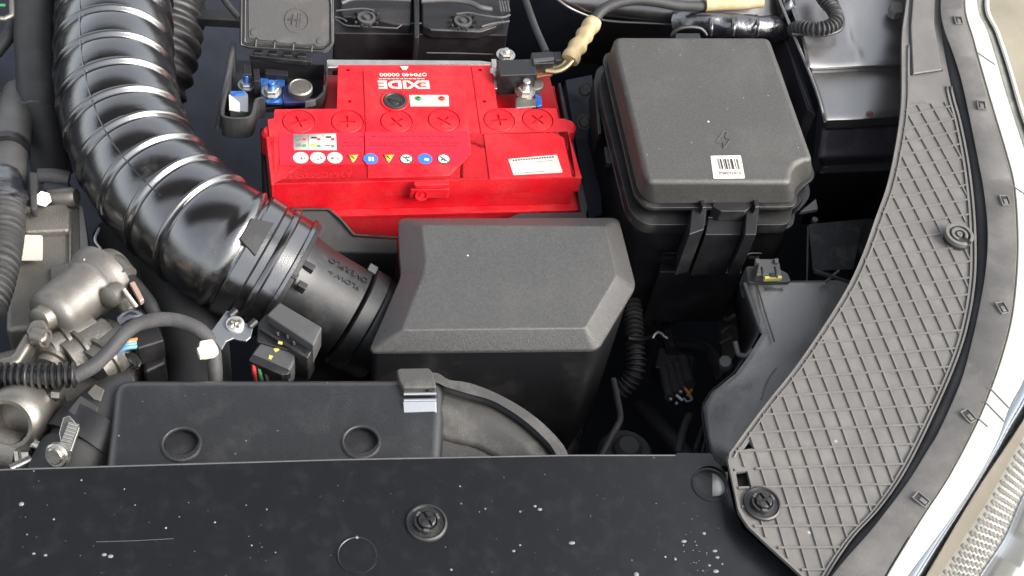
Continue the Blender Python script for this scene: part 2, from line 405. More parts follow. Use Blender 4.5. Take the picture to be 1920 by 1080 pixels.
for x, y in ((509, 262), (1060, 250)):
    lathe("end_boss", P(x, y, -14), UP, [(9, -14), (9, 9), (6.5, 12), (0, 12.5)], RED, bat)
# carrying handle tucked into the front of the lid
hz = -9
Nf = Vector((0, -1, 0))
hA = P(843, 345, 0)
slab("handle", [(776, 340), (842, 338), (843, 346), (777, 348)], 3.2, 5, RED, bat, bevel=.8, r=2)
fr = P(790, 346, 0)
box("handle", fr+Vector((.008, .0005, -.011)), (36, 5, 13), RED, bat, bevel=1.5)
lathe("handle_boss", fr+Vector((.001, -.0022, -.011)), Vector((0, -1, .25)), [(6, 0), (6, 1.5), (4.3, 1.5), (4.3, .3), (2, .3), (2, 1.4), (0, 1.5)], RED, bat)
# magic eye with its white strip
e0 = P(740, 190, 1.3)
lathe("eye_ring", e0, UP, [(13.5, -1), (13.5, .9), (12.6, 1.4), (11.2, .9), (11.2, -1)], REDD, bat)
ek = lathe("eye_plug", e0, UP, [(10.9, -1), (10.9, 1.2), (9.6, 1.8), (8.6, .6), (5, .4), (4.5, 1.2), (0, 1.3)], INK, bat)
box("eye_slot", e0+UP*.0014, (13, 1.4, 1), BLK, bat, rot=(0, 0, -20), bevel=.2)
st = slab("eye_sticker", [(767, 178), (838, 178), (841, 180), (842, 199), (770, 199)], 1.75, .4, WHT, bat, bevel=.1)
for x, m_ in ((784, INKG), (828, INKD)):
    lathe("symbol", P(x, 184.5, 1.8), UP, [(3.4, 0), (3.4, .15), (1.8, .15), (1.8, 0)], m_, bat)
    box("symbol", P(x, 184.5, 1.95), (4.6, 1.4, .12), m_, bat, bevel=0)
for x, ww in ((784, 3), (806, 9), (828, 8)):
    for yy in (191, 195): box("print", P(x, yy, 1.9), (ww, .7, .1), GREYI, bat, bevel=0)
box("print", P(806, 184, 1.9), (7, 2.6, .1), M("pale_ink", (.45, .43, .4), .5), bat, bevel=0)
# writing (read from the other side of the car)
text("maker_name", "EXIDE", P(804, 151.5, 1.3), P(708, 151.5, 1.3), 11.0, WHT, bat, bold=.035)
text("part_number", "⊘ 70440 00000".replace("⊘ ", ""), P(790, 137.5, 1.3), P(711, 137.5, 1.3), 4.4, WHT, bat, bold=.012)
lathe("symbol", P(795.5, 140, 1.3), UP, [(2.3, 0), (2.3, .3), (1.5, .3), (1.5, 0)], WHT, bat)
for k in range(11): box("print", P(713+k*8, 147.5, 1.45), (3.2, .8, .25), WHT, bat, bevel=0)
text("serial_number", "A264C043632", P(660, 322, 0), P(540, 326, 0), 6.2, M("stamped_red", (.42, .004, .01), .5), bat, bold=.006)
# warning symbols
sy = 297
def disc(x, y, r, m_, z=1.75, name="symbol", t=.25, segs=22): return lathe(name, P(x, y, z), UP, [(r, 0), (r, t), (0, t)], m_, bat, segs=segs)
def stroke(x0, y0, x1, y1, wd, m_, z=2.1):
    a, b = P(x0, y0, z), P(x1, y1, z); box("print", (a+b)/2, ((b-a).length*1000, wd, .12), m_, bat, X=b-a, bevel=0)
rr = random.Random(3)
for x, kind in ((564, 'w'), (596, 'w'), (628, 'w'), (762, 'n'), (832, 'n'), (695, 'b'), (797, 'b')):
    z = .6 if x < 684 else 1.8
    if kind == 'w':
        disc(x, sy-1, 6.9, WHT, z)
        for k in range(7):
            a = rr.uniform(0, 6.28); cx, cy = x+rr.uniform(-7, 7), sy-1+rr.uniform(-4, 4)
            stroke(cx, cy, cx+5*math.cos(a), cy+3*math.sin(a), .8, GREYI, z+.35)
    elif kind == 'n':
        disc(x, sy+1, 6.4, INK, z); disc(x, sy+1, 5.3, WHT, z+.05)
        stroke(x-8, sy-4, x+8, sy+6, .9, INK, z+.4)
        for k in range(5):
            a = rr.uniform(0, 6.28); cx, cy = x+rr.uniform(-4, 4), sy+1+rr.uniform(-3, 3)
            stroke(cx, cy, cx+5*math.cos(a), cy+3*math.sin(a), 1.1, INK, z+.35)
    else:
        disc(x, sy+1, 6.6, INKB, z)
        for k in (-3, 3) if x < 700 else (0,):
            stroke(x+k-1, sy+1, x+k+(3 if x < 700 else 7), sy+1+(0 if x < 700 else 2), 5 if x < 700 else 3, WHT, z+.3)
for x in (662, 729):
    z = .6 if x < 684 else 1.8
    for s_, m_, dz in ((1, INK, 0), (.78, INKY, .08)):
        pts = [(x-12*s_, 290+1.8*(1-s_)), (x+12*s_, 290+1.8*(1-s_)), (x, 306-4*(1-s_))]
        slab("symbol", pts, z+dz+.25, .3, m_, bat, bevel=0)
    stroke(x-3, 293, x+3, 298, 1.4, INK, z+.4)
slab("instruction_sticker", [(550, 252), (630, 250), (631, 281), (551, 281)], .9, .3, WHT, bat, bevel=0)
for x in (578, 606): stroke(x, 252, x, 280, .5, GREYI, 1.0)
for x, y, m_, ww, hh in ((559, 260, GREYI, 4.5, 3.5), (570, 261, INKD, 3.5, 3), (559, 272, GREYI, 5, 4), (570, 273, INKG, 3.5, 3), (589, 258, INK, 5, 2), (598, 261, INKD, 3, 3), (588, 272, INKY, 5, 3.5), (598, 274, INKG, 3.5, 3), (616, 257, INK, 5, 2.2), (624, 261, INKD, 3, 4), (614, 273, GREYI, 5, 2), (624, 274, INKG, 3, 4)):
    box("print", P(x, y, 1.05), (ww, hh, .1), m_, bat, rot=(0, 0, rr.uniform(-12, 12)), bevel=0)
for y, xs in ((256, (672, 850)), (267.5, (642, 860)), (273, (640, 855))):
    x = xs[0]
    while x < xs[1]:
        L = rr.uniform(5, 13)
        if not (680 < x+L/2 < 688): stroke(x, y+rr.uniform(-.6, .6), x+L, y+rr.uniform(-.6, .6), .9, INKR, 1.85 if x > 684 else .65)
        x += L+rr.uniform(2, 5)
sk = slab("serial_sticker", [(953, 298), (1044, 290), (1055, 323), (963, 328)], 1.6, .4, WHT, bat, bevel=.1, r=1)
for k in range(16):
    x = 963+k*4.9; box("print", P(x, 300.6-k*.42, 1.75), (1.6, 1.8, .1), INK, bat, bevel=0)
for k in range(12):
    x = 972+k*4.3; box("print", P(x, 324.6-k*.3, 1.75), (1.5, 1.1, .1), GREYI, bat, bevel=0)
for k in range(7): box("print", P(1004+k*5, 303.5-k*.4, 1.75), (1.8, .8, .1), GREYI, bat, bevel=0)

# tray round the battery
tr = thing("battery_tray", "black plastic tray standing round the red battery", "tray", P(800, 420, -190))
loft("front_wall", [[P(535, 404, -34), P(548, 392, -30), P(618, 392, -30), P(640, 412, -35), P(662, 440, -45), P(745, 447, -48), P(745, 475, -48), P(560, 470, -48)],
                    [p-UP*.16 for p in [P(535, 404, -34), P(548, 392, -30), P(618, 392, -30), P(640, 412, -35), P(662, 440, -45), P(745, 447, -48), P(745, 475, -48), P(560, 470, -48)]]], RUB, tr, bevel=2.5)
wire("wall_rim", [(536, 403, -33), (549, 392, -29), (616, 392, -29), (640, 412, -34), (663, 440, -44), (748, 446, -47)], 1.2, RUB, tr, smooth_path=False)
slab("front_lip", [(952, 408), (975, 399), (1096, 397), (1100, 404), (1100, 430), (950, 430)], -30, 30, RUB, tr, bevel=1)
slab("right_wall", [(1046, 155), (1052, 155), (1102, 388), (1099, 405), (1090, 400)], -30, 150, RUB, tr, bevel=1)
slab("left_wall", [(488, 240), (494, 240), (506, 372), (498, 372)], -30, 150, BLKD, tr, bevel=1)

# =====================================================================
# FUSE BOX
# =====================================================================
fb = thing("fuse_box", "large black plastic fuse box with grey dusty lid, barcode sticker and embossed lightning bolt", "fuse box", P(1330, 300, -150))
topo = [(1153, 68), (1441, 69), (1450, 95), (1523, 299), (1497, 302), (1484, 318), (1482, 342), (1214, 341), (1207, 322), (1152, 92)]
f1o = [(1136, 98), (1450, 98), (1462, 125), (1530, 332), (1506, 350), (1495, 362), (1493, 388), (1214, 390), (1189, 366), (1130, 112)]
f1 = px(f1o, 22)
top = roundp(px(topo, 55), 7, 4); mid = [p.copy() for p in top]
c0 = sum(f1, Vector())/len(f1)
inner = [c0+(p-c0)*.972 for p in f1]
for p in inner: p.z = f1[0].z
loft("lid", [top, roundp([v + UP*.0 for v in inner], 9, 4)], GRAIN, fb, bevel=6, seg=4)
def ringslab(name, pts, z, th, mat, parent, bevel=.7, rr_=9, sc=1.):
    v = px(pts, z); c = sum(v, Vector())/len(v); v = [c+(p-c)*sc for p in v]
    return loft(name, [roundp(v, rr_, 5), roundp([p-UP*th/1000 for p in v], rr_, 5)], mat, parent, bevel)
ringslab("lid_rim", f1o, 24, 4, BLK, fb, rr_=12)
ringslab("lid_rim", f1o, 18, 5, BLK, fb, rr_=12, sc=.99)
f2 = [(1120, 120), (1450, 118), (1462, 145), (1522, 366), (1500, 392), (1492, 396), (1487, 428), (1200, 428), (1172, 402), (1112, 160)]
ringslab("base_wall", f2, 10, 12, BLK, fb, rr_=12, sc=.955, bevel=.5)
ringslab("base_rim", f2, -2, 3.5, BLK, fb, rr_=14)
ringslab("base", f2, -5, 130, BLKD, fb, rr_=12, sc=.955)
slab("lid_notch_foot", [(1502, 395), (1530, 372), (1534, 392), (1500, 398)], -3, 4, GREYP, fb, bevel=.5)
slab("hinge_tab", [(1113, 148), (1119, 150), (1128, 250), (1122, 252)], 0, 30, BLK, fb)
slab("side_tab", [(1133, 275), (1140, 275), (1147, 305), (1138, 305)], -4, 6, BLK, fb)
# front latch
la = [(1310, 352), (1318, 350), (1330, 387), (1320, 389)]
slab("latch_rail", [(1306, 350), (1313, 350), (1325, 388), (1317, 390)], 30, 30, BLK, fb, bevel=.8)
slab("latch_rail", [(1408, 350), (1415, 350), (1424, 386), (1416, 390)], 30, 30, BLK, fb, bevel=.8)
slab("latch_foot", [(1297, 392), (1326, 388), (1320, 430), (1292, 440)], 22, 60, BLKD, fb, bevel=1)
slab("latch_foot", [(1400, 390), (1424, 386), (1418, 440), (1396, 440)], 22, 60, BLKD, fb, bevel=1)
tube("latch_handle", px(splpx([(1338, 372, 30), (1345, 360, 32), (1374, 355, 33), (1403, 360, 32), (1410, 372, 30)], 4), 0), 3, BLK, fb, smooth_path=False, segs=10)
slab("latch_plate", [(1338, 364), (1374, 359), (1410, 364), (1412, 385), (1398, 396), (1352, 396), (1336, 386)], 26, 14, BLKD, fb, bevel=1)
slab("latch_window", [(1328, 408), (1344, 406), (1382, 406), (1398, 408), (1390, 440), (1322, 440)], 12, 60, BLKD, fb, bevel=1)
wire("latch_edge", [(1328, 408, 13), (1345, 408, 13), (1350, 411, 13), (1378, 411, 13), (1384, 408, 13), (1398, 409, 13)], .6, BLK, fb, smooth_path=False, segs=6)
slab("lower_skirt", [(1238, 486), (1393, 486), (1392, 512), (1236, 510)], -60, 80, BLKD, fb, bevel=1.5)
for x in (1238, 1398):
    wire("bracket_wire", [(x, 482, -40), (x+6, 475, -40), (x+30, 475, -40)], .9, BLK, fb, segs=6)
    slab("bracket_step", [(x+5, 479), (x+26, 479), (x+26, 484), (x+5, 484)], -42, 3, BLKD, fb, bevel=.3)
# rear latch loop
tube("rear_latch", px(splpx([(1260, 68, 28), (1268, 56, 34), (1290, 51, 36), (1314, 54, 34), (1324, 66, 28)], 4)), 2.2, BLK, fb, smooth_path=False, segs=10)
slab("rear_latch_plate", [(1268, 62), (1312, 62), (1314, 72), (1266, 72)], 36, 6, BLK, fb)
# sticker and lightning bolt
slab("barcode_sticker", [(1332, 292), (1389, 291), (1397, 334), (1338, 335)], 55.35, .4, WHT, fb, bevel=.1, r=1.5)
x = 1346; rr = random.Random(11)
while x < 1384:
    wd = rr.choice((.9, 1.2, 2.2, 3)); a, b = P(x, 298, 55.5), P(x+4.5, 317, 55.5)
    box("bar", (a+b)/2, ((b-a).length*1000, wd*.5, .12), INK if rr.random() < .7 else GREYI, fb, X=b-a, bevel=0); x += wd+rr.choice((1.1, 1.7, 2.3))
text("sticker_code", "P302TUC3", P(1350, 327.5, 55.4), P(1390, 327.5, 55.4), 3.0, GREYI, fb, bold=.01)
bolt = [(1356, 247), (1364, 247), (1359, 259), (1370, 261), (1357, 279), (1356, 267), (1343, 267)]
bp = px(bolt, 55.4)
tube("lightning_bolt", bp+[bp[0]], .45, GREYP, fb, smooth_path=False, segs=6, step=2)
lathe("dust_speck", P(1328, 228, 55), UP, [(1.1, 0), (.8, .5), (0, .6)], WHT, fb, segs=8)

# =====================================================================
# AIRBOX
# =====================================================================
ab = thing("airbox", "black airbox with many-sided slanted-edge lid in front of the red battery", "airbox", P(940, 540, -200))
inn = [(790, 422), (1136, 424), (1156, 517), (1098, 615), (753, 619), (794, 514), (798, 489)]
out = [(746, 409), (1160, 408), (1193, 537), (1122, 656), (690, 660), (752, 517), (748, 480)]
I = px(inn, 12)
O1 = px(out, -5)
rin = roundp(I, 3, 4); rout = roundp(O1, 7, 4)
loft("lid", [rin, rout, [p-UP*.004 for p in rout]], LIDM, ab, bevel=2.0, seg=3)
bi = [sum(O1, Vector())/7 + (p-sum(O1, Vector())/7)*.975 for p in O1]
loft("body", [roundp([p-UP*.0035 for p in bi], 7, 4), roundp([p-UP*.26 for p in bi], 7, 4)], BLKD, ab, bevel=1)
lathe("dust_speck", P(877, 479, 12), UP, [(.9, 0), (.6, .4), (0, .5)], WHT, ab, segs=8)
# inlet socket for the sensor tube
A_ = P(745, 600, -45); B_ = P(640, 535, -22)

# =====================================================================
# INTAKE HOSE
# =====================================================================
ih = thing("intake_hose", "thick glossy black ribbed air hose curving down to the sensor tube", "air hose", P(300, 300, -90))
hz = -12
cl = [P(222, -130, hz-10), P(217, -30, hz), P(214, 90, hz+2), P(222, 190, hz+2), (P(255, 290, hz)), P(318, 375, hz), P(395, 440, hz-2), P(470, 486, hz-6)]
PIT = 35.0
def hose_r(s, L, a):
    if s > L-12: return 54.4
    t = (s-(L-20)) % PIT
    b = 53.6
    if t < 5.5: return b+2.5*math.sin(math.pi*t/5.5)**.8
    if t < 9: return b-1.6*math.sin(math.pi*(t-5.5)/3.5)
    u = (t-9)/(PIT-9); return b+1.3*math.sin(math.pi*u)**.8
E0 = P(470, 486, -16); axd = (P(700, 612, -66)-P(395, 440, -10)).normalized()
cl = cl[:-2]+[P(392, 438, -11), E0-axd*.022, E0]
hose = tube("hose", cl, 55, HOSE, ih, segs=72, step=1.0, rf=hose_r, angle=60, caps=False)
# moulding seam along the hose
q = catmull(cl, 10); q, L = resample(q, .006)
seam = []
for i in range(len(q)-12):
    t = (q[i+1]-q[i]).normalized(); nn = (UP-t*UP.dot(t)).normalized(); bb = t.cross(nn)
    a = R(28) if i < 52 else R(28)
    seam.append(q[i]+(nn*math.cos(a)-bb*math.sin(a)*(-1))*(.0552))
tube("mould_seam", seam, .55, HOSE, ih, smooth_path=False, segs=6, step=3)
axd = (P(700, 612, -66)-P(395, 440, -10)).normalized()
E0 = P(470, 486, -16)
lathe("cuff", E0-axd*.010, axd, [(55.5, 0), (56.5, 1), (56.5, 14), (54, 16), (54, 22), (57.5, 23), (58.5, 25), (58.5, 27), (57, 28), (55, 29), (54.5, 40), (57.5, 41), (57.5, 44), (54, 45), (50, 46)], HOSE, ih, segs=64, angle=30)
# moulded pockets in the hose near its end
def onring(c, ax, r, ang):
    """point on a cylinder: ang measured from straight up, positive to the camera's side"""
    n1 = (UP-ax*UP.dot(ax)).normalized(); b1 = ax.cross(n1)
    return c+(n1*math.cos(R(ang))-b1*math.sin(R(ang)))*r/1000, (n1*math.cos(R(ang))-b1*math.sin(R(ang))), b1
for s_, ang, wd, ln in ((-9, -14, 30, 18),):
    p, nn, b1 = onring(E0+axd*s_/1000, axd, 55.5, ang)
    tdir = axd.cross(nn).normalized()
    q4 = [p+axd*(-ln/2000)+tdir*(wd*.35/1000), p+axd*(ln/2000)+tdir*(wd*.55/1000), p+axd*(ln/2000)-tdir*(wd*.55/1000), p+axd*(-ln/2000)-tdir*(wd*.35/1000)]
    loft("moulded_pad", [[v-nn*.003 for v in q4], [v+nn*.0016+axd*(.001) for v in q4]], BLKD, ih, bevel=.4)

# =====================================================================
# SENSOR TUBE (mass air flow)
# =====================================================================
ms = thing("air_flow_sensor", "grey black sensor tube between the ribbed hose and the airbox with plugged connector", "sensor", P(610, 600, -80))
T0 = E0+axd*.034
lathe("tube_body", T0, axd, [(50, 0), (56, .5), (56, 4), (46, 5), (45, 8), (42.5, 22), (42, 62), (38, 64)], BLK, ms, segs=64, angle=30)
lathe("collar", T0+axd*.064, axd, [(40, 0), (44.5, 1), (46.5, 2), (46.5, 14), (45, 16), (45, 30), (43, 36)], BLK, ms, segs=64, angle=30)
for s_, ang, l_ in ((1, -30, 9), (12, -34, 8), (8, -12, 13)):
    p, nn, b1 = onring(T0+axd*s_/1000, axd, 52 if s_ != 8 else 45, ang); box("locking_tab", p, (l_, 6, 9), BLK, ms, X=axd, bevel=.8)
p, nn, b1 = onring(T0+axd*.060, axd, 45, 42); box("locking_tab", p, (8, 8, 5), GREYP, ms, X=axd, bevel=.8)
# raised lettering on the tube
def arc_text(s, s0, s1, ang, h, b=.0):
    p0, nn, _b = onring(T0+axd*s0/1000, axd, 42.4, ang); p1, n2, _b = onring(T0+axd*s1/1000, axd, 42.2, ang)
    text("moulded_letters", s, p0, p1, h, BLK, ms, N=nn, ext=.7, bold=b, lift=.0)
arc_text("OVERPLO", 60, 22, 20, 7.0, .0); arc_text("FLOW >", 56, 26, 2, 4.5)
# sensor head and connector, clamped on the lower side
slab("sensor_head", [(524, 566), (604, 613), (588, 648), (500, 590)], 22, 26, GREYP, ms, bevel=1.5)
slab("sensor_side", [(500, 586), (592, 646), (580, 668), (480, 640), (484, 604)], 12, 36, BLK, ms, bevel=2)
slab("sensor_flange", [(486, 616), (492, 614), (580, 667), (576, 672)], 16, 16, BLK, ms, bevel=.8)
for a, b in ((521, 628), (539, 633), (551, 645)): lathe("pin", P(a, b, 13), UP, [(1.2, 0), (1, 3), (0, 3.2)], GREYP, ms, segs=8)
slab("connector", [(492, 636), (504, 634), (554, 664), (552, 678), (540, 702), (468, 672), (474, 660)], 10, 26, GREYP, ms, bevel=2.2)
slab("connector_lip", [(470, 668), (477, 664), (546, 694), (540, 702), (528, 703), (466, 676)], 12, 10, BLK, ms, bevel=1)
slab("yellow_mark", [(522, 639), (530, 641), (529, 646), (521, 644)], 17, .6, YEL, ms, bevel=.2)
slab("yellow_mark", [(512, 654), (523, 651), (524, 656), (516, 660)], 10.5, .7, YEL, ms, bevel=.2)
slab("yellow_mark", [(505, 665), (512, 667), (508, 674), (503, 672)], 10.5, .7, YEL, ms, bevel=.2)
for x0, m_ in ((474, RED_W), (485, GRN_W), (497, WHT_W)):
    wire("wire", [(x0+2, 682, 8), (x0+3, 698, 2), (x0+8, 724, -24)], 1.7, m_, ms, segs=8)
# bracket and screw of the hose clamp
cb = thing("clamp_bracket", "light grey metal bracket with cross head screw under the hose end", "bracket", P(440, 625, -20))
br = [(425, 582), (432, 584), (436, 598), (450, 603), (462, 606), (474, 616), (470, 632), (462, 639), (448, 637), (438, 634), (424, 640), (416, 655), (410, 648), (394, 624)]
slab("plate", br, 15, 2, CLIPM, cb, bevel=.5)
sc = lathe("screw_head", P(441, 609, 15.5), UP+Vector((0, -.15, 0)), [(7.2, 0), (7.2, 1.8), (5.5, 3), (0, 3.4)], STEEL, cb)
cs = [crosscut(P(441, 607, 19), 8, 1.8, 4, 40)]; cut(sc, cs); drop(cs)
for x, y in ((431, 592), (468, 612)): lathe("spring_eye", P(x, y, 16), Vector((.6, .5, .2)), [(3, 0), (3, 7), (0, 7)], BLK, cb, segs=12)
# =====================================================================
# FRONT: RESONATOR DUCT AND FRONT PANEL
# =====================================================================
rd = thing("intake_duct", "long black intake duct with two round dimples behind the front panel", "duct", P(520, 800, -80))
def holes_cut(o, pts, r, z, depth, mat, parent, name="dimple"):
    cs = [lathe("c", P(x, y, z-depth), UP, [(r, 0), (r, depth+6)], mat, segs=40) for x, y in pts]
    cut(o, cs); drop(cs)
body = domed("duct_body", [(214, 706), (838, 706), (828, 900), (832, 960), (188, 960)], 28, 60, 9, 14, DUCT, rd)
hc = [(340, 833), (677, 829)]
cs = [lathe('c', P(x, y, 23), UP, [(12.4, 0), (12.4, 12)], DUCT, segs=36) for x, y in hc]
cut(body, cs); drop(cs)
for p in body.data.polygons: p.use_smooth = True
body.data.set_sharp_from_angle(angle=R(35))
for x, y in hc:
    lathe("dimple_rim", P(x, y, 28), UP, [(15.3, -.5), (15.0, .9), (13.6, 1.3), (12.8, .9), (12.3, -.6)], BLK, rd, cap=False)
    lathe("dimple_floor", P(x, y, 23.4), UP, [(12.0, -.3), (12.0, .25), (0, .25)], BLKD, rd)
# scoop at the duct's right end
def arcpts(z): return None
sc_top = splpx([(800, 698), (822, 700), (842, 712), (880, 718), (930, 737), (985, 768), (1030, 805), (1062, 845), (1078, 900)], 4)
sc_in = splpx([(800, 716), (820, 718), (838, 726), (878, 738), (925, 752), (975, 782), (1015, 816), (1042, 850), (1058, 905)], 4)
SCM = M("worn_grey_plastic", (.055, .053, .05), .5, bump=1.2, bs=700, dust=.55, dcol=(.2, .19, .17), ds=30)
rail("scoop_lip", [withz(sc_top, 18), withz(sc_top, 27), withz(sc_in, 29), withz(sc_in, 20)], SCM, rd, n=50, thick=1.5)
sg = [(x-3, y+5) for x, y, *_ in sc_in]
rail("scoop_groove", [withz(sc_in, 21), withz([(x-5, y+9) for x, y, *_ in sc_in], 17), withz([(x-8, y+14) for x, y, *_ in sc_in], 22)], RUB, rd, n=50, thick=1)
IN_ = [(x-7, y+12) for x, y, *_ in sc_in[2:]]
rows("scoop_face", [withz(IN_, 22), withz([(x*.985+8, y*.97+42) for x, y in IN_], 25), withz([(x*.95+34, y*.9+110) for x, y in IN_], 24), withz([(x*.9+70, y*.8+230) for x, y in IN_], 16)], SCM, rd, n=40, thick=2)
slab("scoop_core", [(822, 735), (900, 752), (990, 805), (1040, 860), (1060, 960), (822, 960)], 15, 60, SCM, rd)
# sheet metal spring clip
ck = thing("spring_clip", "grey spring clip hooked over the intake duct's right end", "clip", P(785, 740, 28))
slab("bend", [(744, 693), (750, 690), (804, 689), (812, 698), (819, 726), (756, 727), (748, 712)], 34, 8, SCM, ck, bevel=3, seg=4)
slab("web", [(757, 725), (817, 725), (818, 740), (758, 740)], 29.5, 3, GREYP, ck, bevel=.5)
for y in (739, 751): tube("fold", [P(757, y, 31), P(818, y-1, 31)], 1.3, CLIPM, ck, smooth_path=False)
pslab("tab", [(756, 753), (818, 752), (819, 780), (758, 781)], P(780, 752, 31), Vector((0, -.35, .94)).normalized(), 1.5, CLIPM, ck, bevel=.4)
lathe("hole", P(808, 730, 32), UP, [(2.6, 0), (2.6, .5), (0, .5)], INK, ck)

fpn = thing("front_panel", "wide flat black plastic cover panel across the front with dust specks and drops", "cover panel", P(700, 960, 40))
fpo = [(-120, 886), (0, 880), (300, 871), (640, 861), (1070, 853), (1266, 853), (1270, 849), (1334, 850), (1340, 864), (1352, 872), (1362, 890), (1376, 950), (1392, 990), (1420, 1016), (1504, 1084), (1600, 1180), (-120, 1180)]
pn = slab("panel", fpo, 42, 3, PANEL, fpn, bevel=1.0)
ch = [P(1331, 908, 38), ]
cs = [lathe("c", P(1331, 909, 36), UP, [(13, 0), (13, 12)], PANEL, segs=40)]
cut(pn, cs, True); drop(cs)
bv = pn.modifiers.new('bevel', 'BEVEL'); bv.width = .0005; bv.segments = 2; bv.limit_method = 'ANGLE'; bv.harden_normals = True
lathe("hole_rim", P(1331, 909, 42), UP, [(14.5, -.6), (14.2, .6), (13, .7), (12.6, -3)], PANEL, fpn, cap=False)
lathe("hole_floor", P(1331, 911, 38.2), UP, [(15, -1), (15, 0), (0, 0)], BLK, fpn)
slab("paint_glimpse", [(1336, 885), (1365, 885), (1365, 935), (1336, 935)], 38.5, 1, FEND, fpn, bevel=0)
lathe("recess_ring", P(670, 1040, 42), UP, [(15, -1), (14.5, .5), (13.5, .5), (12.5, -.4), (0, -.5)], PANEL, fpn)
tube("edge_bead", px([(-120, 887, 42), (0, 881, 42), (300, 872, 42), (640, 862, 42), (1070, 854, 42), (1266, 854, 42)]), .7, GREYP, fpn, smooth_path=False, segs=6, step=20)
def push_clip(x, y, z, label, s=1.):
    t = thing("push_clip", label, "push clip", P(x, y, z), "push clips holding the black covers")
    p = P(x, y, z)
    lathe("flange", p, UP, [(15*s, 0), (14.6*s, 1.6), (13.2*s, 2.2), (12*s, 1.0), (9.5*s, .8)], BLK, t, segs=36)
    lathe("socket", p, UP, [(9.4*s, .6), (9.2*s, 4), (7.4*s, 4), (7.0*s, 1.5), (0, 1.5)], BLK, t, segs=28)
    h = lathe("pin_head", p, UP, [(6.4*s, 1.4), (6.2*s, 6.0), (5.2*s, 7), (0, 7.2)], BLK, t, segs=28)
    cs = [crosscut(p+UP*.0068, 14*s, 2.2, 4, 25)]; cut(h, cs); drop(cs)
    for a in (20, 140, 260):
        box("claw", p+Vector((math.cos(R(a))*8*s, math.sin(R(a))*8*s, 4.4))*.001, (2, 4, 2), GREYP, t, rot=(0, 0, a), bevel=.4)
    return t
push_clip(800, 981, 42, "black push clip set in the middle of the front cover panel")
# water drops and dust grains on the cover
dr = bmesh.new(); rr = random.Random(5)
big = [(1072, 1018, 2.4), (669, 1007, 1.7), (1282, 1015, 2.0), (1266, 1048, 1.7), (1340, 1033, 1.9), (1342, 1071, 2.3), (1193, 1077, 2.2), (1003, 949, 1.3), (1012, 955, 1.5), (963, 1033, 1.1), (975, 1022, 1.), (846, 1068, 1.), (40, 945, 2), (195, 1040, 2.2), (207, 1043, 1.8), (63, 1038, 1.2), (85, 1041, 1.6), (1320, 1000, 1.4), (1345, 1045, 1.4), (1330, 1060, 1.3), (233, 917, .8), (253, 947, .9), (500, 955, .9)]
pts = list(big)
for k in range(80):
    x, y = rr.uniform(0, 1340), rr.uniform(875, 1078)
    if y < 885+(.0 if x > 800 else 12): continue
    pts.append((x, y, rr.choice((.2, .25, .3, .35, .5))))
for k in range(26): pts.append((rr.gauss(1325, 22), rr.gauss(1030, 35), rr.uniform(.25, .6)))
for x, y, r in pts:
    r *= .8
    if x > 1350 or (x-800)**2+(y-981)**2 < 1100: continue
    bmesh.ops.create_uvsphere(dr, u_segments=8, v_segments=5, radius=r/1000, matrix=Matrix.Translation(P(x, y, 42.1)) @ Matrix.Diagonal((rr.uniform(.8, 1.6), rr.uniform(.7, 1.2), .35, 1)) )
o = finish("dust_grains", dr, M("pale_dust", (.17, .17, .165), .6), fpn); o['kind'] = 'stuff'
tube("scratch", px([(180, 1016, 42.2), (250, 1014, 42.2), (325, 1010, 42.2)]), .25, GREYP, fpn, smooth_path=False, segs=5)

# =====================================================================
# RIBBED SIDE COVER, FLANGE, WING, HEADLAMP
# =====================================================================
mt = thing("ribbed_side_cover", "curved grey plastic side cover with raised criss-cross ribs along the wing", "side cover", P(1600, 700, 50))
LE = splpx([(1712, -120), (1700, 0), (1692, 60), (1691, 120), (1690, 195), (1680, 270), (1664, 345), (1643, 405), (1618, 475), (1588, 540), (1545, 610), (1490, 690), (1430, 765), (1363, 856)], 5)
LB = [(1363, 856), (1374, 905), (1385, 960), (1402, 986), (1440, 1022), (1508, 1084), (1560, 1140)]
RE = splpx([(1765, -120), (1762, 0), (1768, 80), (1787, 178), (1800, 225), (1815, 300), (1825, 380), (1829, 450), (1828, 520), (1818, 590), (1799, 660), (1762, 750), (1703, 872), (1651, 950), (1599, 1007), (1555, 1072), (1520, 1140)], 5)
MZ = 56
sheet = px([p[:2] for p in LE]+[p for p in LB[1:-1]]+[(1530, 1140)]+[p[:2] for p in RE[::-1]][1:], MZ)
base_o = loft("cover_sheet", [sheet, [p-UP*.003 for p in sheet]], MAT, mt, bevel=.6)
# square opening near the lower corner
def pxbox(pts, z, th): return loft("c", [px(pts, z), [p-UP*th/1000 for p in px(pts, z)]], MAT)
cs = [pxbox([(1382, 880), (1404, 878), (1413, 912), (1388, 914)], MZ+4, 12), pxbox([(1408, 822), (1418, 835), (1396, 838)], MZ+4, 12)]
cut(base_o, cs, True); drop(cs)
slab("opening_floor", [(1370, 860), (1420, 815), (1428, 925), (1380, 925)], MZ-9, 2, BLK, mt)
rail("edge_rim", [withz(LE+LB, MZ-4), withz(LE+LB, MZ+2.2), withz([(x+5, y-(.5 if y < 870 else 1)) for x, y, *_ in LE+LB], MZ+2.2), withz([(x+5, y) for x, y, *_ in LE+LB], MZ-.5)], MAT, mt, n=110, thick=.4)
LE2 = [(x+11, y+1) for x, y, *_ in LE]; 
rail("edge_bead", [withz(LE2[12:], MZ-.5), withz(LE2[12:], MZ+1.4), withz([(x+4, y) for x, y in LE2[12:]], MZ+1.4), withz([(x+4, y) for x, y in LE2[12:]], MZ-.5)], MAT, mt, n=90, thick=.3)
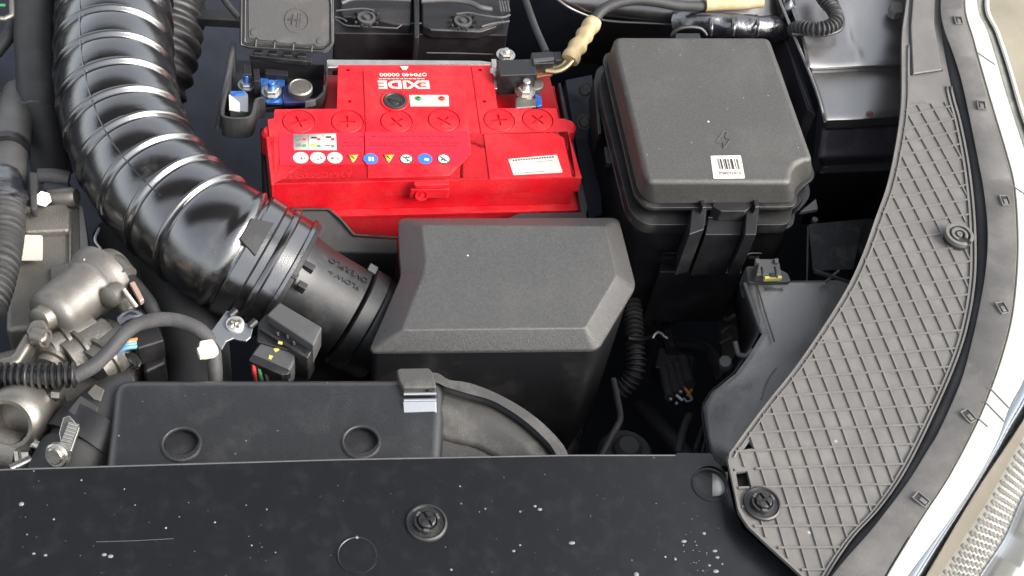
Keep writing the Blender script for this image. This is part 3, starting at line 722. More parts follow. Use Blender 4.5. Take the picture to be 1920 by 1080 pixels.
for off, hh in ((-2, 2.2), (-10, 1.6)):
    rr_ = [(x+off, y) for x, y, *_ in RE[14:]]
    rail("edge_rim", [withz(rr_, MZ-.8), withz(rr_, MZ+hh), withz([(x+4, y) for x, y in rr_], MZ+hh), withz([(x+4, y) for x, y in rr_], MZ-.8)], MAT, mt, n=90, thick=.3)
# ribs
reg = [(x+9, y) for x, y, *_ in LE if y > 180]+[(1370, 860), (1381, 905), (1391, 956), (1407, 982), (1442, 1014), (1513, 1080), (1540, 1106)]+[(x-9, y) for x, y, *_ in RE[::-1] if y > 180]
def ribline(pts, z=MZ, name="rib", h=1.5, wd=1.6):
    runs = []; cur = []
    for p in pts:
        ok = inpoly(p[0], p[1], reg) and (p[0]-1800)**2+(p[1]-440)**2 > 24**2 and (p[0]-1429)**2+(p[1]-946)**2 > 24**2 and not (1380 < p[0] < 1415 and 877 < p[1] < 915)
        if ok: cur.append(p)
        else:
            if len(cur) > 2: runs.append(cur)
            cur = []
    if len(cur) > 2: runs.append(cur)
    for r in runs:
        v, L = resample(px(r, z), n=max(3, len(r)//8)); bm = bmesh.new(); rg = []
        for i, p in enumerate(v):
            t = v[min(i+1, len(v)-1)]-v[max(i-1, 0)]; s_ = Vector((-t.y, t.x, 0)).normalized()*wd/2000
            rg.append([bm.verts.new(p-s_*1.5-UP*.0004), bm.verts.new(p-s_+UP*h/1000), bm.verts.new(p+s_+UP*h/1000), bm.verts.new(p+s_*1.5-UP*.0004)])
        for a, b in zip(rg, rg[1:]):
            for k in range(3): bm.faces.new((a[k], a[k+1], b[k+1], b[k]))
        for e in (rg[0], rg[-1]): bm.faces.new(e)
        finish(name, bm, MAT, mt, 0, 2, True, 30)
y = 209.; step = 24.5
while y < 1090:
    sl = min(-.0, -.205+(y-215)*.00027)
    ribline([(x, y+sl*(x-1740)+(.000035*(x-1600)**2-.7 if y > 600 else 0)) for x in range(1350, 1850, 2)], h=1.5, wd=1.5); y += step; step = 23.7+(y-209)*.0218
def Fv(u): return .56*u-.000115*u*u
for i in range(-22, 24):
    ribline([(1697+(27+(yy-220)*.0042)*i+Fv(yy-205), yy) for yy in range(150, 1100, 3)], h=1.3, wd=1.3)
ribline([(x, 200-.205*(x-1692)+2) for x in range(1690, 1800, 2)])
# raised tongue at the upper end
slab("tongue", [(1718, -80), (1756, -80), (1752, 45), (1766, 130), (1712, 138), (1708, 50)], MZ+3, 4, MAT, mt, bevel=1.2)
rail("tongue_rim", [withz([(1712, -80), (1706, 40), (1708, 142), (1768, 133)], MZ), withz([(1712, -80), (1706, 40), (1708, 142), (1768, 133)], MZ+1.5), withz([(1715, -80), (1709, 40), (1711, 139), (1768, 130)], MZ+1.5)], BLK, mt, n=30, thick=.3)
push_clip(1429, 945, MZ+1.2, "black push clip on the lower left corner of the ribbed side cover", .95)
# round slotted plug
sp = thing("slotted_plug", "round grey plug with curved slots in its top on the ribbed side cover", "plug", P(1800, 440, MZ))
c = P(1800, 438, MZ+9)
lathe("barrel", P(1795, 446, MZ-1)*0+Vector((c.x, c.y, P(1800, 438, MZ).z)), UP, [(12, 0), (12, 6.5), (0, 6.5)], BLK, sp)
for r0, r1, a0, a1 in ((12.6, 9.6, -50, 285), (7.4, 4.8, -45, 245), (2.6, .6, 0, 340)):
    bm = bmesh.new(); N = 30; rg = []
    for k in range(N+1):
        a = R(a0+(a1-a0)*k/N); d = Vector((math.cos(a), math.sin(a), 0))
        rg.append([bm.verts.new(c+d*r0/1000-UP*.0045), bm.verts.new(c+d*r0/1000), bm.verts.new(c+d*r1/1000), bm.verts.new(c+d*r1/1000-UP*.0045)])
    for a, b in zip(rg, rg[1:]):
        for k in range(4): bm.faces.new((a[k], a[(k+1) % 4], b[(k+1) % 4], b[k]))
    bm.faces.new(rg[0]); bm.faces.new(rg[-1])
    finish("slot_wall", bm, MAT, sp, .4)
# foam gap seal
GI = splpx([(1775, -120), (1764, 0), (1769, 50), (1787, 100), (1803, 152), (1820, 230), (1834, 300), (1845, 360), (1852, 433), (1849, 500), (1838, 569), (1820, 650), (1800, 720), (1760, 810), (1742, 840), (1705, 900), (1668, 950), (1631, 997), (1578, 1057), (1530, 1120)], 5)
GO = splpx([(1830, -120), (1805, 0), (1822, 75), (1840, 140), (1862, 215), (1885, 292), (1898, 345), (1904, 412), (1905, 475), (1901, 540), (1892, 605), (1874, 673), (1853, 733), (1828, 794), (1775, 895), (1724, 973), (1659, 1080), (1628, 1140)], 5)
sl_ = thing("gap_seal", "dark foam strip in the gap beside the ribbed side cover", "seal", P(1800, 650, 50))
rail("seal_strip", [withz([(a[0]-2, a[1]) for a in RE], MZ-1), withz([(a[0]+4, a[1]) for a in GI], MZ+4)], SEAL, sl_, n=110, thick=6, warp=2)
# outer flange
fg = thing("rubber_flange", "smooth dusty grey rubber flange with small square slots beside the white wing", "flange", P(1850, 600, 55))
ph = [rail("flange", [withz(GI, MZ-2), withz(GI, MZ+6), withz([(x+3, y) for x, y, *_ in GI], MZ+6.6), withz([(x-2, y) for x, y, *_ in GO], MZ+10), withz(GO, MZ+9), withz(GO, MZ+2)], FLNG, fg, n=120, thick=1, sub=1)]
for x, y, a in ((1797, 38, -8), (1840, 197, -12), (1884, 376, -4), (1879, 577, 10), (1816, 780, 25), (1727, 937, 38)):
    p = P(x, y, MZ+9.6)
    t_ = Vector((math.cos(R(a)), math.sin(R(a)), 0)); n_ = Vector((-t_.y, t_.x, 0))
    box("slot_floor", p-UP*.0004, (6.5, 10, 1), BLK, fg, X=t_, bevel=.2)
    for sgn in (-1, 1): box("slot_edge", p+t_*.0038*sgn, (1.2, 10.4, 2.0), FLNG, fg, X=t_, bevel=.4)
    for sgn in (-1, 1): box("slot_edge", p+n_*.0055*sgn, (8.6, 1.2, 2.0), FLNG, fg, X=t_, bevel=.4)
    box("slot_tongue", p-n_*.0015, (3.6, 5.5, 2.0), FLNG, fg, X=t_, bevel=.4)
# white wing edge
wg = thing("white_wing", "white painted front wing edge running down the right side", "wing", P(1900, 500, 0))
W0 = [(x+1, y) for x, y, *_ in GO]
W1 = splpx([(1862, -120), (1832, 0), (1852, 60), (1868, 112), (1886, 175), (1912, 255), (1932, 320), (1946, 400), (1952, 480), (1948, 550), (1936, 650), (1918, 715), (1893, 762), (1870, 826), (1828, 904), (1777, 980), (1702, 1080), (1665, 1140)], 5)
W2 = splpx([(1885, -120), (1846, 0), (1866, 60), (1886, 120), (1905, 185), (1930, 260), (1950, 320), (1970, 400), (1978, 480), (1975, 560)], 5)
rail("inner_lip", [withz(W0, MZ+1), withz(W0, MZ+8), withz([(x+4, y) for x, y in W0], MZ+11), withz([(x-3, y) for x, y, *_ in W1], MZ+11), withz(W1, MZ+9), withz(W1, MZ-6)], FEND, wg, n=120, thick=.8)
for pts in ([(1853, 724), (1893, 766)], [(1846, 752), (1884, 791)], [(1832, 98), (1866, 121)], [(1898, 348), (1934, 372)], [(1834, 784), (1852, 800)]):
    tube("panel_seam", px(pts, MZ+11.3), .5, GREYI, wg, smooth_path=False, segs=6)
GW = M("dirty_gutter_paint", (.30, .30, .27), .6, var=.3, vs=60, dust=.8, dcol=(.55, .53, .45), ds=45)
W1a = W1[:50]
rail("gutter", [withz(W1a, MZ+4), withz(W2, MZ+2)], GW, wg, n=60, thick=1, warp=1)
W3 = [(x+4, y) for x, y, *_ in W2]; W4 = [(x+9, y) for x, y, *_ in W2]
rail("outer_edge", [withz(W2, MZ+1), withz(W2, MZ+6), withz(W3, MZ+7.5), withz(W4, MZ+2), withz(W4, MZ-60), withz(W4, MZ-400)], FEND, wg, n=60, thick=1)
# headlamp
hl = thing("headlamp", "clear front headlamp with perforated white reflector and grey chrome bowl", "headlamp", P(1850, 1000, 0))
H0 = splpx([(1960, 560), (1940, 655), (1919, 718), (1895, 764), (1872, 827), (1830, 905), (1779, 981), (1704, 1081), (1668, 1140)], 5)
H1 = splpx([(1990, 640), (1960, 700), (1932, 762), (1890, 830), (1839, 906), (1786, 992), (1737, 1080), (1704, 1140)], 5)
H2 = splpx([(2010, 660), (1985, 710), (1958, 762), (1911, 832), (1856, 932), (1800, 1020), (1760, 1080), (1725, 1140)], 5)
H3 = splpx([(2060, 740), (2010, 800), (1965, 862), (1920, 932), (1888, 1006), (1840, 1080), (1800, 1140)], 5)
H4 = splpx([(2090, 800), (2040, 860), (1990, 930), (1950, 985), (1905, 1080), (1870, 1150)], 5)
rail("inner_trim", [withz(H0, MZ+2), withz(H1, MZ-6)], CHROME, hl, n=50, thick=1)
rail("beige_trim", [withz(H1, MZ-6), withz(H1, MZ-3), withz(H2, MZ-3), withz(H2, MZ-10)], TANP, hl, n=50, thick=1)
rail("reflector_band", [withz(H2, MZ-6), withz(H3, MZ-14)], LAMP, hl, n=50, thick=1)
rail("chrome_bowl", [withz(H3, MZ-12), withz(H3, MZ-24), withz(H4, MZ-60), withz([(x+80, y+30) for x, y, *_ in H4], MZ-70)], CHROME, hl, n=50, thick=1)
h2, _ = resample(px(withz(H2, MZ-6)), n=42); h3, _ = resample(px(withz(H3, MZ-14)), n=42)
slot_me = None; n_ = 0; SLOTC = M("slot_shade_plastic", (.26, .25, .22), .5)
for i in range(11, 42):
    for j in range(7):
        t = (j+.9+(i % 2)*.5)/8.2; 
        p = h2[i].lerp(h3[i], t)
        d = (h3[i]-h2[i]).normalized(); L = (h3[i]-h2[i]).length*1000
        # visible part only
        if slot_me is None:
            o = box("reflector_slot", p+UP*.0002, (4.4, 3.2, 1), SLOTC, hl, X=d, bevel=.0); slot_me = o.data; continue
        o = bpy.data.objects.new("reflector_slot", slot_me); COL.objects.link(o); o.parent = hl; ORG[o] = p
        o.location = p+UP*.0002-ORG[hl]
        n_ += 1
        if n_ >= 290: break
    if n_ >= 290: break
GL = bpy.data.materials.new("clear_lens"); GL.use_nodes = True; b = GL.node_tree.nodes["Principled BSDF"]
b.inputs['Transmission Weight'].default_value = 1; b.inputs['Roughness'].default_value = .02; b.inputs['IOR'].default_value = 1.2
rail("lens", [withz([(x-2, y) for x, y, *_ in H1], MZ+4), withz(H3, MZ+2), withz([(x+30, y) for x, y, *_ in H4], MZ-45)], GL, hl, n=50, thick=.6, sub=4)
# =====================================================================
# RIGHT: INNER WING, STRUT TOWER, HEADLAMP HOUSING
# =====================================================================
iw = thing("inner_wing", "glossy black painted inner wing panel with pressed steps and dust", "inner wing", P(1600, 200, -50))
rows("upper_shelf", [[(1440, -120, 34), (1560, -120, 34), (1720, -120, 28)], [(1478, 0, 32), (1560, 0, 32), (1710, -5, 26)], [(1500, 60, 31), (1590, 62, 30), (1600, 62, 26), (1705, 60, 25)], [(1510, 100, 30), (1606, 98, 28), (1620, 97, 25), (1702, 94, 24)], [(1515, 126, 26), (1610, 124, 25), (1700, 120, 23)], [(1519, 136, 16), (1610, 133, 16), (1698, 130, 16)], [(1536, 180, 14), (1620, 176, 15), (1696, 172, 14)], [(1546, 222, 13), (1620, 218, 14), (1694, 214, 12)], [(1548, 229, 6), (1620, 226, 7), (1693, 222, 6)], [(1548, 244, -10), (1620, 240, -10), (1692, 236, -10)]], PAINT, iw, n=30, warp=1.5)
PNT2 = M("navy_black_plastic", (.045, .042, .052), .5, var=.3, vs=12, dust=.3, ds=20)
rows("lower_wall", [[(1542, 240, -12), (1700, 234, -12)], [(1536, 280, -30), (1700, 272, -30)], [(1534, 297, -36), (1690, 290, -36)], [(1540, 312, -52), (1690, 304, -52)], [(1536, 326, -54), (1690, 318, -54)], [(1530, 330, -80), (1680, 330, -80)], [(1500, 420, -280), (1660, 420, -280)]], PNT2, iw, n=12)
tube("flange_edge", px([(1436, -60, 34), (1470, 20, 33), (1490, 70, 32), (1515, 130, 24), (1535, 185, 18), (1547, 230, 8)]), 1.6, PAINT, iw, segs=8)
slab("side_flange", [(1440, -20), (1452, -20), (1530, 215), (1514, 205)], -2, 60, PNT2, iw, bevel=1)
tube("side_flange_edge", px([(1446, 20, -1), (1478, 90, -1), (1500, 150, -1), (1520, 204, -1)]), 1.1, GREYP, iw, segs=8)
lathe("nut", P(1630, 213, 14), Vector((0, -1, .5)), [(3.5, 0), (3, 3), (0, 3.5)], M("reddish_dab", (.2, .08, .07), .5), iw, segs=8)
slab("small_tab", [(1670, 4), (1694, 4), (1694, 22), (1680, 24), (1671, 18)], 40, 10, FLNG, iw, bevel=1)
lathe("round_boss", P(1640, 455, -70), Vector((.3, -.3, 1)), [(26, -60), (26, 0), (22, 4), (0, 5)], GREYP, iw)
# strut tower
stt = thing("strut_tower", "glossy dark blue black strut tower top behind the fuse box", "strut tower", P(1250, 20, -40))
rows("tower_skin", [[(1020, -90, -10), (1440, -90, 20)], [(1030, -20, -6), (1230, -30, 18), (1450, -20, 24)], [(1060, 12, -14), (1240, 22, 6), (1460, 30, 10)], [(1090, 28, -30), (1240, 44, -14), (1470, 60, -6)], [(1100, 40, -60), (1240, 60, -60), (1480, 75, -60)], [(1090, 120, -200), (1240, 120, -200), (1480, 130, -200)]], PAINT, stt, n=24, warp=3)
tube("tower_rim", px([(1040, -5, -4), (1070, 16, -10), (1110, 32, -22), (1150, 40, -22), (1225, 44, -13), (1290, 48, -11)]), 1.6, PAINT, stt, segs=8)
box("bay_corner_wall", P(1060, 120, -220), (260, 20, 300), DEEP, stt)
th = thing("taped_harness", "wiring harness wrapped in shiny black tape behind the fuse box", "wiring harness", P(1370, 50, 0))
wire("wrap", [(1272, 46, 0), (1310, 42, 14), (1360, 48, 16), (1410, 50, 16), (1446, 52, 12), (1462, 62, 0)], 12.5, VTAPE, th, segs=20, wob=.22, step=3)
for x in (1330, 1372, 1418): wire("tape_turn", [(x, 30, 24), (x+4, 48, 29), (x+2, 66, 20)], 2.0, VTAPE, th, segs=8)
wire("wrap", [(1440, 70, -6), (1470, 40, 10), (1478, 10, 30), (1470, -30, 30)], 7, VTAPE, th, segs=14, wob=.3, step=3)
wc = thing("corrugated_conduit", "grey black corrugated conduit bent in a U on the inner wing", "conduit", P(1550, 40, 40))
wire("conduit", [(1535, -40, 52), (1543, -5, 52), (1562, 18, 52), (1568, 36, 52), (1555, 50, 50), (1530, 54, 48), (1500, 52, 40), (1488, 56, 30)], 6, RUB, wc, segs=20, step=.6, rf=corr(6.2, 1.3, 4.0))
wire("sleeve_edge", [(1484, 64, 36), (1510, 64, 38), (1545, 66, 40), (1575, 56, 42), (1580, 36, 44), (1570, 8, 46), (1560, -20, 46)], 2.2, BLK, wc)
# headlamp rear housing
hh = thing("headlamp_housing", "black plastic rear housing of the headlamp, dusty, with pale sheen put into its colour and moulded letters", "housing", P(1450, 650, -40))
HOU = M("housing_plastic", (.022, .022, .021), .33, bump=.8, bs=400, ior=1.9, dust=.9, dcol=(.24, .225, .21), ds=30, spec=1, dlo=.30)  # real dust, made stronger and paler to stand in for reflected sky
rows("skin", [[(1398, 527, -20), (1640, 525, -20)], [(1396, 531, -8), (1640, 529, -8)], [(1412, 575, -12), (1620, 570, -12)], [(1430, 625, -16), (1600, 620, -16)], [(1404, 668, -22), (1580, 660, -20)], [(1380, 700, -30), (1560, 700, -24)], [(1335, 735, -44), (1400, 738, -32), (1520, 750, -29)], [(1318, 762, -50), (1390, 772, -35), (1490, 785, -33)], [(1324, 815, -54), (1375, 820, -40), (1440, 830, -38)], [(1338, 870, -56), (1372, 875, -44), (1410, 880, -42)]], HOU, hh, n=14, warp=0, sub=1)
rows("side_wall", [[(1396, 531, -9), (1412, 575, -13), (1428, 622, -21), (1402, 668, -31), (1380, 700, -39), (1335, 735, -53), (1318, 762, -59), (1324, 815, -61), (1338, 870, -61)], [(1380, 560, -100), (1385, 600, -110), (1390, 650, -120), (1370, 690, -120), (1345, 720, -130), (1320, 760, -140), (1315, 790, -160), (1325, 830, -160), (1338, 880, -160)]], BLKD, hh, n=30, sub=2)
tube("corner_ridge", px([(1396, 531, -7), (1412, 578, -11), (1428, 625, -19)]), 1.6, GREYP, hh)
tube("rib_line", px([(1420, 535, -7), (1436, 590, -10), (1452, 640, -14)]), .8, GREYP, hh)
tube("rib_line", px([(1456, 690, -22), (1440, 712, -26), (1428, 748, -30)]), .6, FLNG, hh, segs=6)
tube("small_flange", px([(1378, 640, -28), (1384, 665, -34), (1400, 668, -28), (1412, 655, -22)]), 2.4, GREYP, hh, smooth_path=False)
lathe("peg", P(1360, 678, -44), Vector((-.4, -.3, 1)), [(6, -14), (6, 0), (5, 1.5), (0, 2)], GREYP, hh)
rr = random.Random(8)
for j in range(4):
    for k in range(9):
        x = 1340+j*13+k*3.2; y = 762+k*8-j*7
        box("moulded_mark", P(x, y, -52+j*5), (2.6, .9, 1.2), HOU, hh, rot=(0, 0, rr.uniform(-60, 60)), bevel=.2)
for k, ch in enumerate("EOM5"): 
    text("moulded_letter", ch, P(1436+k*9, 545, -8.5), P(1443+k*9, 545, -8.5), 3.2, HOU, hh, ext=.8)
# lamp plug
lp = thing("lamp_connector", "grey plug with yellow lock on the headlamp housing", "connector", P(1438, 510, 0))
slab("barrel", [(1398, 500), (1404, 498), (1452, 500), (1478, 512), (1484, 528), (1404, 530)], -4, 24, GREYP, lp, bevel=3, r=3)
slab("latch", [(1418, 485), (1456, 485), (1462, 494), (1466, 516), (1418, 516), (1422, 494)], 8, 10, GREYP, lp, bevel=1)
for x in (1420, 1456): slab("latch_ear", [(x-4, 484), (x+4, 484), (x+4, 492), (x-3, 492)], 11, 5, GREYP, lp, bevel=.6)
for x in (1427, 1452): slab("latch_slot", [(x, 500), (x+3, 500), (x+7, 520), (x+3, 520)], 8.6, 1, INK, lp, bevel=0)
slab("yellow_lock", [(1433, 517), (1466, 516), (1467, 521), (1434, 522)], 8, 5, YEL, lp, bevel=.8)
slab("latch_window", [(1444, 511), (1452, 511), (1454, 519), (1445, 519)], 9, 2, INK, lp, bevel=.2)
bf = thing("frame_bracket", "small open rectangular plastic bracket beside the headlamp housing", "bracket", P(1560, 518, 0))
cyc = [(1527, 508), (1580, 505), (1597, 530), (1536, 531)]
tube("frame", px(cyc+[cyc[0]], 2), 2.2, GREYP, bf, smooth_path=False, step=30)
tube("brace", px([(1573, 508, 1), (1548, 529, 1)]), 1.4, GREYP, bf, smooth_path=False)
wire("stay", [(1515, 425, -30), (1514, 470, -34), (1513, 528, -38)], .9, GREYP, bf, segs=6)
slab("dark_plate", [(1516, 420), (1620, 410), (1600, 505), (1524, 508)], -45, 3, M("dusty_black_plate", (.012, .013, .015), .6, dust=.35, ds=40), bf)
lathe("peg", P(1526, 416, -30), UP, [(3, 0), (3, 4), (0, 4.4)], GREYP, bf, segs=12)

# =====================================================================
# DARK WELL IN THE MIDDLE
# =====================================================================
wl_ = thing("wheel_arch_liner", "dirty brownish liner edge deep in the dark gap", "liner", P(1350, 600, -200))
rows("liner", [[(1300, 515, -140), (1400, 520, -140)], [(1330, 555, -160), (1410, 560, -150)], [(1345, 600, -180), (1400, 620, -170)], [(1352, 660, -200), (1400, 680, -190)], [(1345, 720, -220), (1400, 730, -210)]], DIRT, wl_, n=16, warp=9, sub=5)
for pts in ([(1345, 590, -150), (1362, 600, -145), (1378, 590, -140)], [(1352, 625, -160), (1368, 612, -155), (1382, 620, -150)], [(1350, 645, -165), (1372, 632, -160)]):
    wire("fold", pts, 3, BRN, wl_, segs=8)
cc_ = thing("corrugated_conduit", "thin black corrugated conduit hanging down right of the airbox", "conduit", P(1188, 640, -150))
wire("conduit", [(1178, 540, -120), (1186, 580, -125), (1190, 640, -130), (1192, 690, -140), (1180, 716, -150), (1160, 735, -160)], 6, RUB, cc_, segs=16, step=.7, rf=corr(8, 1.7, 5))
wire("tie", [(1178, 634, -118), (1200, 637, -118), (1225, 631, -110)], 2.5, BLKD, cc_)
wh = thing("cable_tie_end", "thin pale curved cable end over the dark gap", "cable tie", P(1238, 628, -100))
wire("tie", [(1224, 634, -104), (1229, 625, -102), (1238, 623, -100), (1244, 630, -100), (1252, 635, -100)], 1.4, CLIPM, wh, segs=8)
cb2 = thing("open_connector", "black connector bundle with loose coloured wire ends deep in the dark gap", "connector", P(1270, 720, -160))
for k, (x, y) in enumerate(((1243, 705), (1256, 700), (1268, 695), (1280, 686))):
    tube("seal_tube", [P(x, y-12, -150), P(x+12, y+42-k*2, -140)], 4.6 if k < 3 else 6, RUB, cb2, smooth_path=False, segs=14)
box("shell", P(1262, 690, -165), (38, 26, 22), BLKD, cb2, rot=(0, 0, -20), bevel=2)
for x, y in ((1257, 749), (1268, 757), (1276, 735)): lathe("tip", P(x, y, -132), UP, [(1.9, 0), (1.6, 2), (0, 2.6)], CLIPM, cb2, segs=12)
wire("wire_end", [(1284, 728, -134), (1292, 738, -130), (1296, 746, -134)], 1.6, ORG_W, cb2, segs=8)
wire("wire_end", [(1297, 731, -134), (1290, 741, -130)], 1.6, ORG_W, cb2, smooth_path=False, segs=8)
wire("wire_end", [(1268, 741, -132), (1280, 751, -132)], 1.4, WHT_W, cb2, smooth_path=False, segs=8)
wire("wire_end", [(1282, 747, -133), (1290, 754, -132), (1298, 748, -134)], 1.2, BLU_W, cb2, segs=8)
cb3 = thing("hose_loop", "thin black hose looping down beside the airbox foot", "hose", P(1155, 780, -100))
wire("loop", [(1150, 712, -100), (1158, 750, -95), (1163, 785, -90), (1148, 815, -90), (1130, 850, -90), (1120, 870, -90)], 3.0, RUB, cb3)
bs = thing("rubber_buffer", "round dark rubber buffer low in the gap above the front panel", "buffer", P(1175, 835, -150))
lathe("body", P(1175, 846, -130), UP, [(26, -40), (26, -6), (22, 0), (14, 2), (13, 8), (9, 12), (0, 12)], RUB, bs)
rr = random.Random(21)
hs2 = thing("scuffed_strut", "scuffed black strut standing in the dark gap above the front panel", "strut", P(1285, 830, -120))
wire("arm", [(1293, 780, -110), (1284, 800, -105), (1276, 828, -100), (1272, 850, -100)], 4, RUB, hs2)
wire("arm", [(1322, 790, -110), (1314, 815, -105), (1304, 845, -100)], 2.5, RUB, hs2)
df = thing("dirty_shelf", "dirty mottled black shelf between the airbox and the intake duct", "shelf", P(760, 690, -100))
rows("shelf", [[(560, 655, -150), (1150, 655, -200)], [(560, 680, -140), (1130, 690, -200)], [(560, 720, -130), (1110, 730, -200)], [(560, 960, -130), (1060, 960, -190)]], M("mottled_black", (.010, .010, .012), .5, dust=.5, dcol=(.10, .09, .08), ds=70, bump=2, bs=200), df, n=24, warp=3)

rr = random.Random(31)
sm = thing("support_mount", "dusty dark mounting with bolts in the gap under the fuse box", "mounting", P(1300, 560, -200))
MNT = M("dusty_mount", (.03, .03, .032), .6, dust=.5, ds=50, dcol=(.13, .125, .12))
slab("mount_plate", [(1220, 520), (1330, 524), (1322, 560), (1290, 590), (1230, 580)], -190, 8, MNT, sm, bevel=2)
for x, y in ((1245, 545), (1300, 550)): lathe("bolt_head", P(x, y, -188), UP, [(9, 0), (9, 2), (6.5, 2.2), (6.5, 7), (0, 7.5)], MNT, sm, segs=6, angle=20)
tube("pipe", px([(1210, 600, -230), (1260, 640, -240), (1330, 660, -230), (1360, 740, -220)]), 7, MNT, sm)
tube("pipe", px([(1200, 760, -230), (1240, 800, -220), (1300, 870, -220)]), 9, MNT, sm)
tube("loom", px([(1262, 660, -150), (1250, 620, -160), (1270, 570, -170), (1330, 540, -180)]), 6, VTAPE, sm, wob=.2)
for x in (1330, 1338, 1348): tube("fin", px([(x, 800, -90), (x-14, 850, -90)]), 1.4, MNT, sm, smooth_path=False)
# =====================================================================
# TOP CENTRE
# =====================================================================
rb = thing("relay_cover", "black relay cover with wire spring clips behind the red battery", "cover", P(790, 60, -60))
slab("cover_body", [(626, 62), (950, 66), (955, 40), (958, -60), (628, -60)], -16, 90, BLKD, rb, bevel=1.5)
slab("cover_dome", [(640, 30), (700, 34), (740, 44), (772, 46), (776, -50), (636, -50)], -4, 14, BLKD, rb, bevel=3)
slab("cover_dome", [(790, 46), (812, 54), (900, 56), (946, 40), (940, -50), (788, -50)], -4, 14, BLKD, rb, bevel=3)
slab("divider", [(776, -50), (786, -50), (786, 70), (777, 70)], 2, 60, BLKD, rb, bevel=1)
wire("clip_wire", [(628, 36, -6), (648, 48, -6), (745, 53, -6), (756, 44, -6), (800, 44, -6), (808, 56, -6), (900, 60, -6), (930, 50, -6)], .9, GREYP, rb, smooth_path=False, segs=6)
wire("clip_wire", [(630, 20, 4), (680, 16, 5), (702, 20, 4)], .9, GREYP, rb, segs=6)
wire("clip_wire", [(628, 32, 2), (640, 34, 2), (650, 40, 2)], .9, GREYP, rb, segs=6)
wire("clip_wire", [(856, 26, 4), (880, 24, 5), (905, 29, 5), (940, 33, 5), (956, 28, 3)], 1.2, GREYP, rb, segs=6)
wire("clip_wire", [(903, 50, 2), (925, 44, 2), (955, 40, 2)], 1.2, GREYP, rb, segs=6)
wire("clip_wire", [(790, 2, 8), (840, 0, 8), (880, 5, 8), (900, 14, 8), (922, 18, 6)], 2.8, GREYP, rb, segs=8)
wire("clip_wire", [(640, 6, 8), (670, -2, 8), (770, 0, 8)], 2.2, GREYP, rb, segs=8)
for x, y in ((687, 36), (868, 42)):
    lathe("ratchet_wheel", P(x, y, -3), UP, [(9, 0), (9, 3), (6.5, 3), (6.5, 1), (3, 1), (3, 4), (0, 4)], GREYP, rb)
    for k in range(10):
        a = k*math.pi/5-1.2; box("tooth", P(x+24*math.cos(a), y-2+15*math.sin(a), -1), (3, 2.4, 3), BLK, rb, rot=(0, 0, -math.degrees(a)), bevel=.3)
for k in range(4): tube("louvre", px([(936+k*5, 2, 4), (940+k*5, 22, 4)]), 1, GREYP, rb, smooth_path=False, segs=6)
hbm = thing("hold_down_bar", "pale metal bar along the rear of the red battery", "bar", P(770, 120, -5))
slab("bar", [(612, 110), (900, 112), (930, 116), (930, 122), (612, 126)], -4, 6, STEEL, hbm, bevel=2, seg=3)
slab("notch", [(750, 124), (766, 124), (762, 130), (754, 130)], 1.6, .8, WHT, hbm, bevel=.2)
wire("rear_line", [(800, 99, -16), (870, 100, -16), (925, 102, -16)], .7, GREYP, hbm, smooth_path=False, segs=6)
# terminal box with open lid
tb = thing("terminal_box", "open black terminal box with blue zinc nuts beside the red battery", "terminal box", P(520, 160, -30))
N1 = Vector((0, -.80, .60)).normalized(); O1_ = P(540, 104, 4)
pslab("lid", [(450, -30), (626, -30), (627, 82), (612, 101), (560, 98), (468, 92), (449, 86)], O1_, N1, 5, BLK, tb, bevel=1, r=3)
GR2 = M("lid_inner_plastic", (.05, .049, .048), .5, bump=.8, bs=900, dust=.25)
pslab("lid_inner_panel", [(465, -30), (618, -30), (617, 76), (608, 87), (594, 88), (588, 82), (580, 84), (556, 84), (552, 79), (545, 82), (520, 80), (516, 75), (510, 77), (485, 75), (480, 70), (474, 73), (466, 70)], O1_, N1, 1.6, GR2, tb, bevel=.5, lift=1.2)
def pw(name, pts, r, mat, lift=1, **k): return tube(name, [PP(x, y, O1_+N1*lift/1000, N1) for x, y in pts], r, mat, tb, **k)
pw("lid_rim", [(453, -30), (452, 84), (470, 88), (606, 96), (622, 82), (621, 2), (610, -12)], 1.2, BLK, 1.5, smooth_path=False, segs=8)
pw("lid_rim", [(460, -30), (459, 80), (604, 92)], .8, BLK, 1.5, smooth_path=False, segs=6)
ec = PP(557, 38, O1_+N1*.0014, N1)
lathe("emblem_ring", ec, N1, [(11.5, -.5), (11.5, .6), (10.3, .6), (10.3, -.5)], GR2, tb)
for dx, dy, l, v_ in ((2, 0, 18, 0), (-8, 0, 10, 1), (6, 3, 14, 1), (1, 0, 14, 1)):
    box("emblem_bar", ec+_X*dx/2000, (l, 1.2, 1), GR2, tb, X=_X if not v_ else N1.cross(_X), bevel=.2)
for x, y in ((476, 60), (600, 76)): lathe("boss", PP(x, y, O1_+N1*.0014, N1), N1, [(3.2, -.5), (3, .8), (0, .9)], GR2, tb, segs=16)
for x in (480, 515, 550, 585): pw("stiffener", [(x, 74+(x-480)*.12), (x-1, 88+(x-480)*.09)], .9, BLK, 2, smooth_path=False, segs=6)
slab("hinge", [(468, 94), (586, 103), (584, 116), (468, 104)], 2, 6, BLK, tb, bevel=.8)
for x in (484, 512, 540, 566): slab("hinge_knuckle", [(x-9, 92+(x-484)*.08), (x+8, 93+(x-484)*.08), (x+8, 100+(x-484)*.08), (x-9, 99+(x-484)*.08)], 5, 4, BLK, tb, bevel=.8)
slab("tray_floor", [(432, 112), (610, 118), (604, 190), (478, 206), (472, 218), (426, 214)], -24, 6, BLKD, tb, bevel=.6)
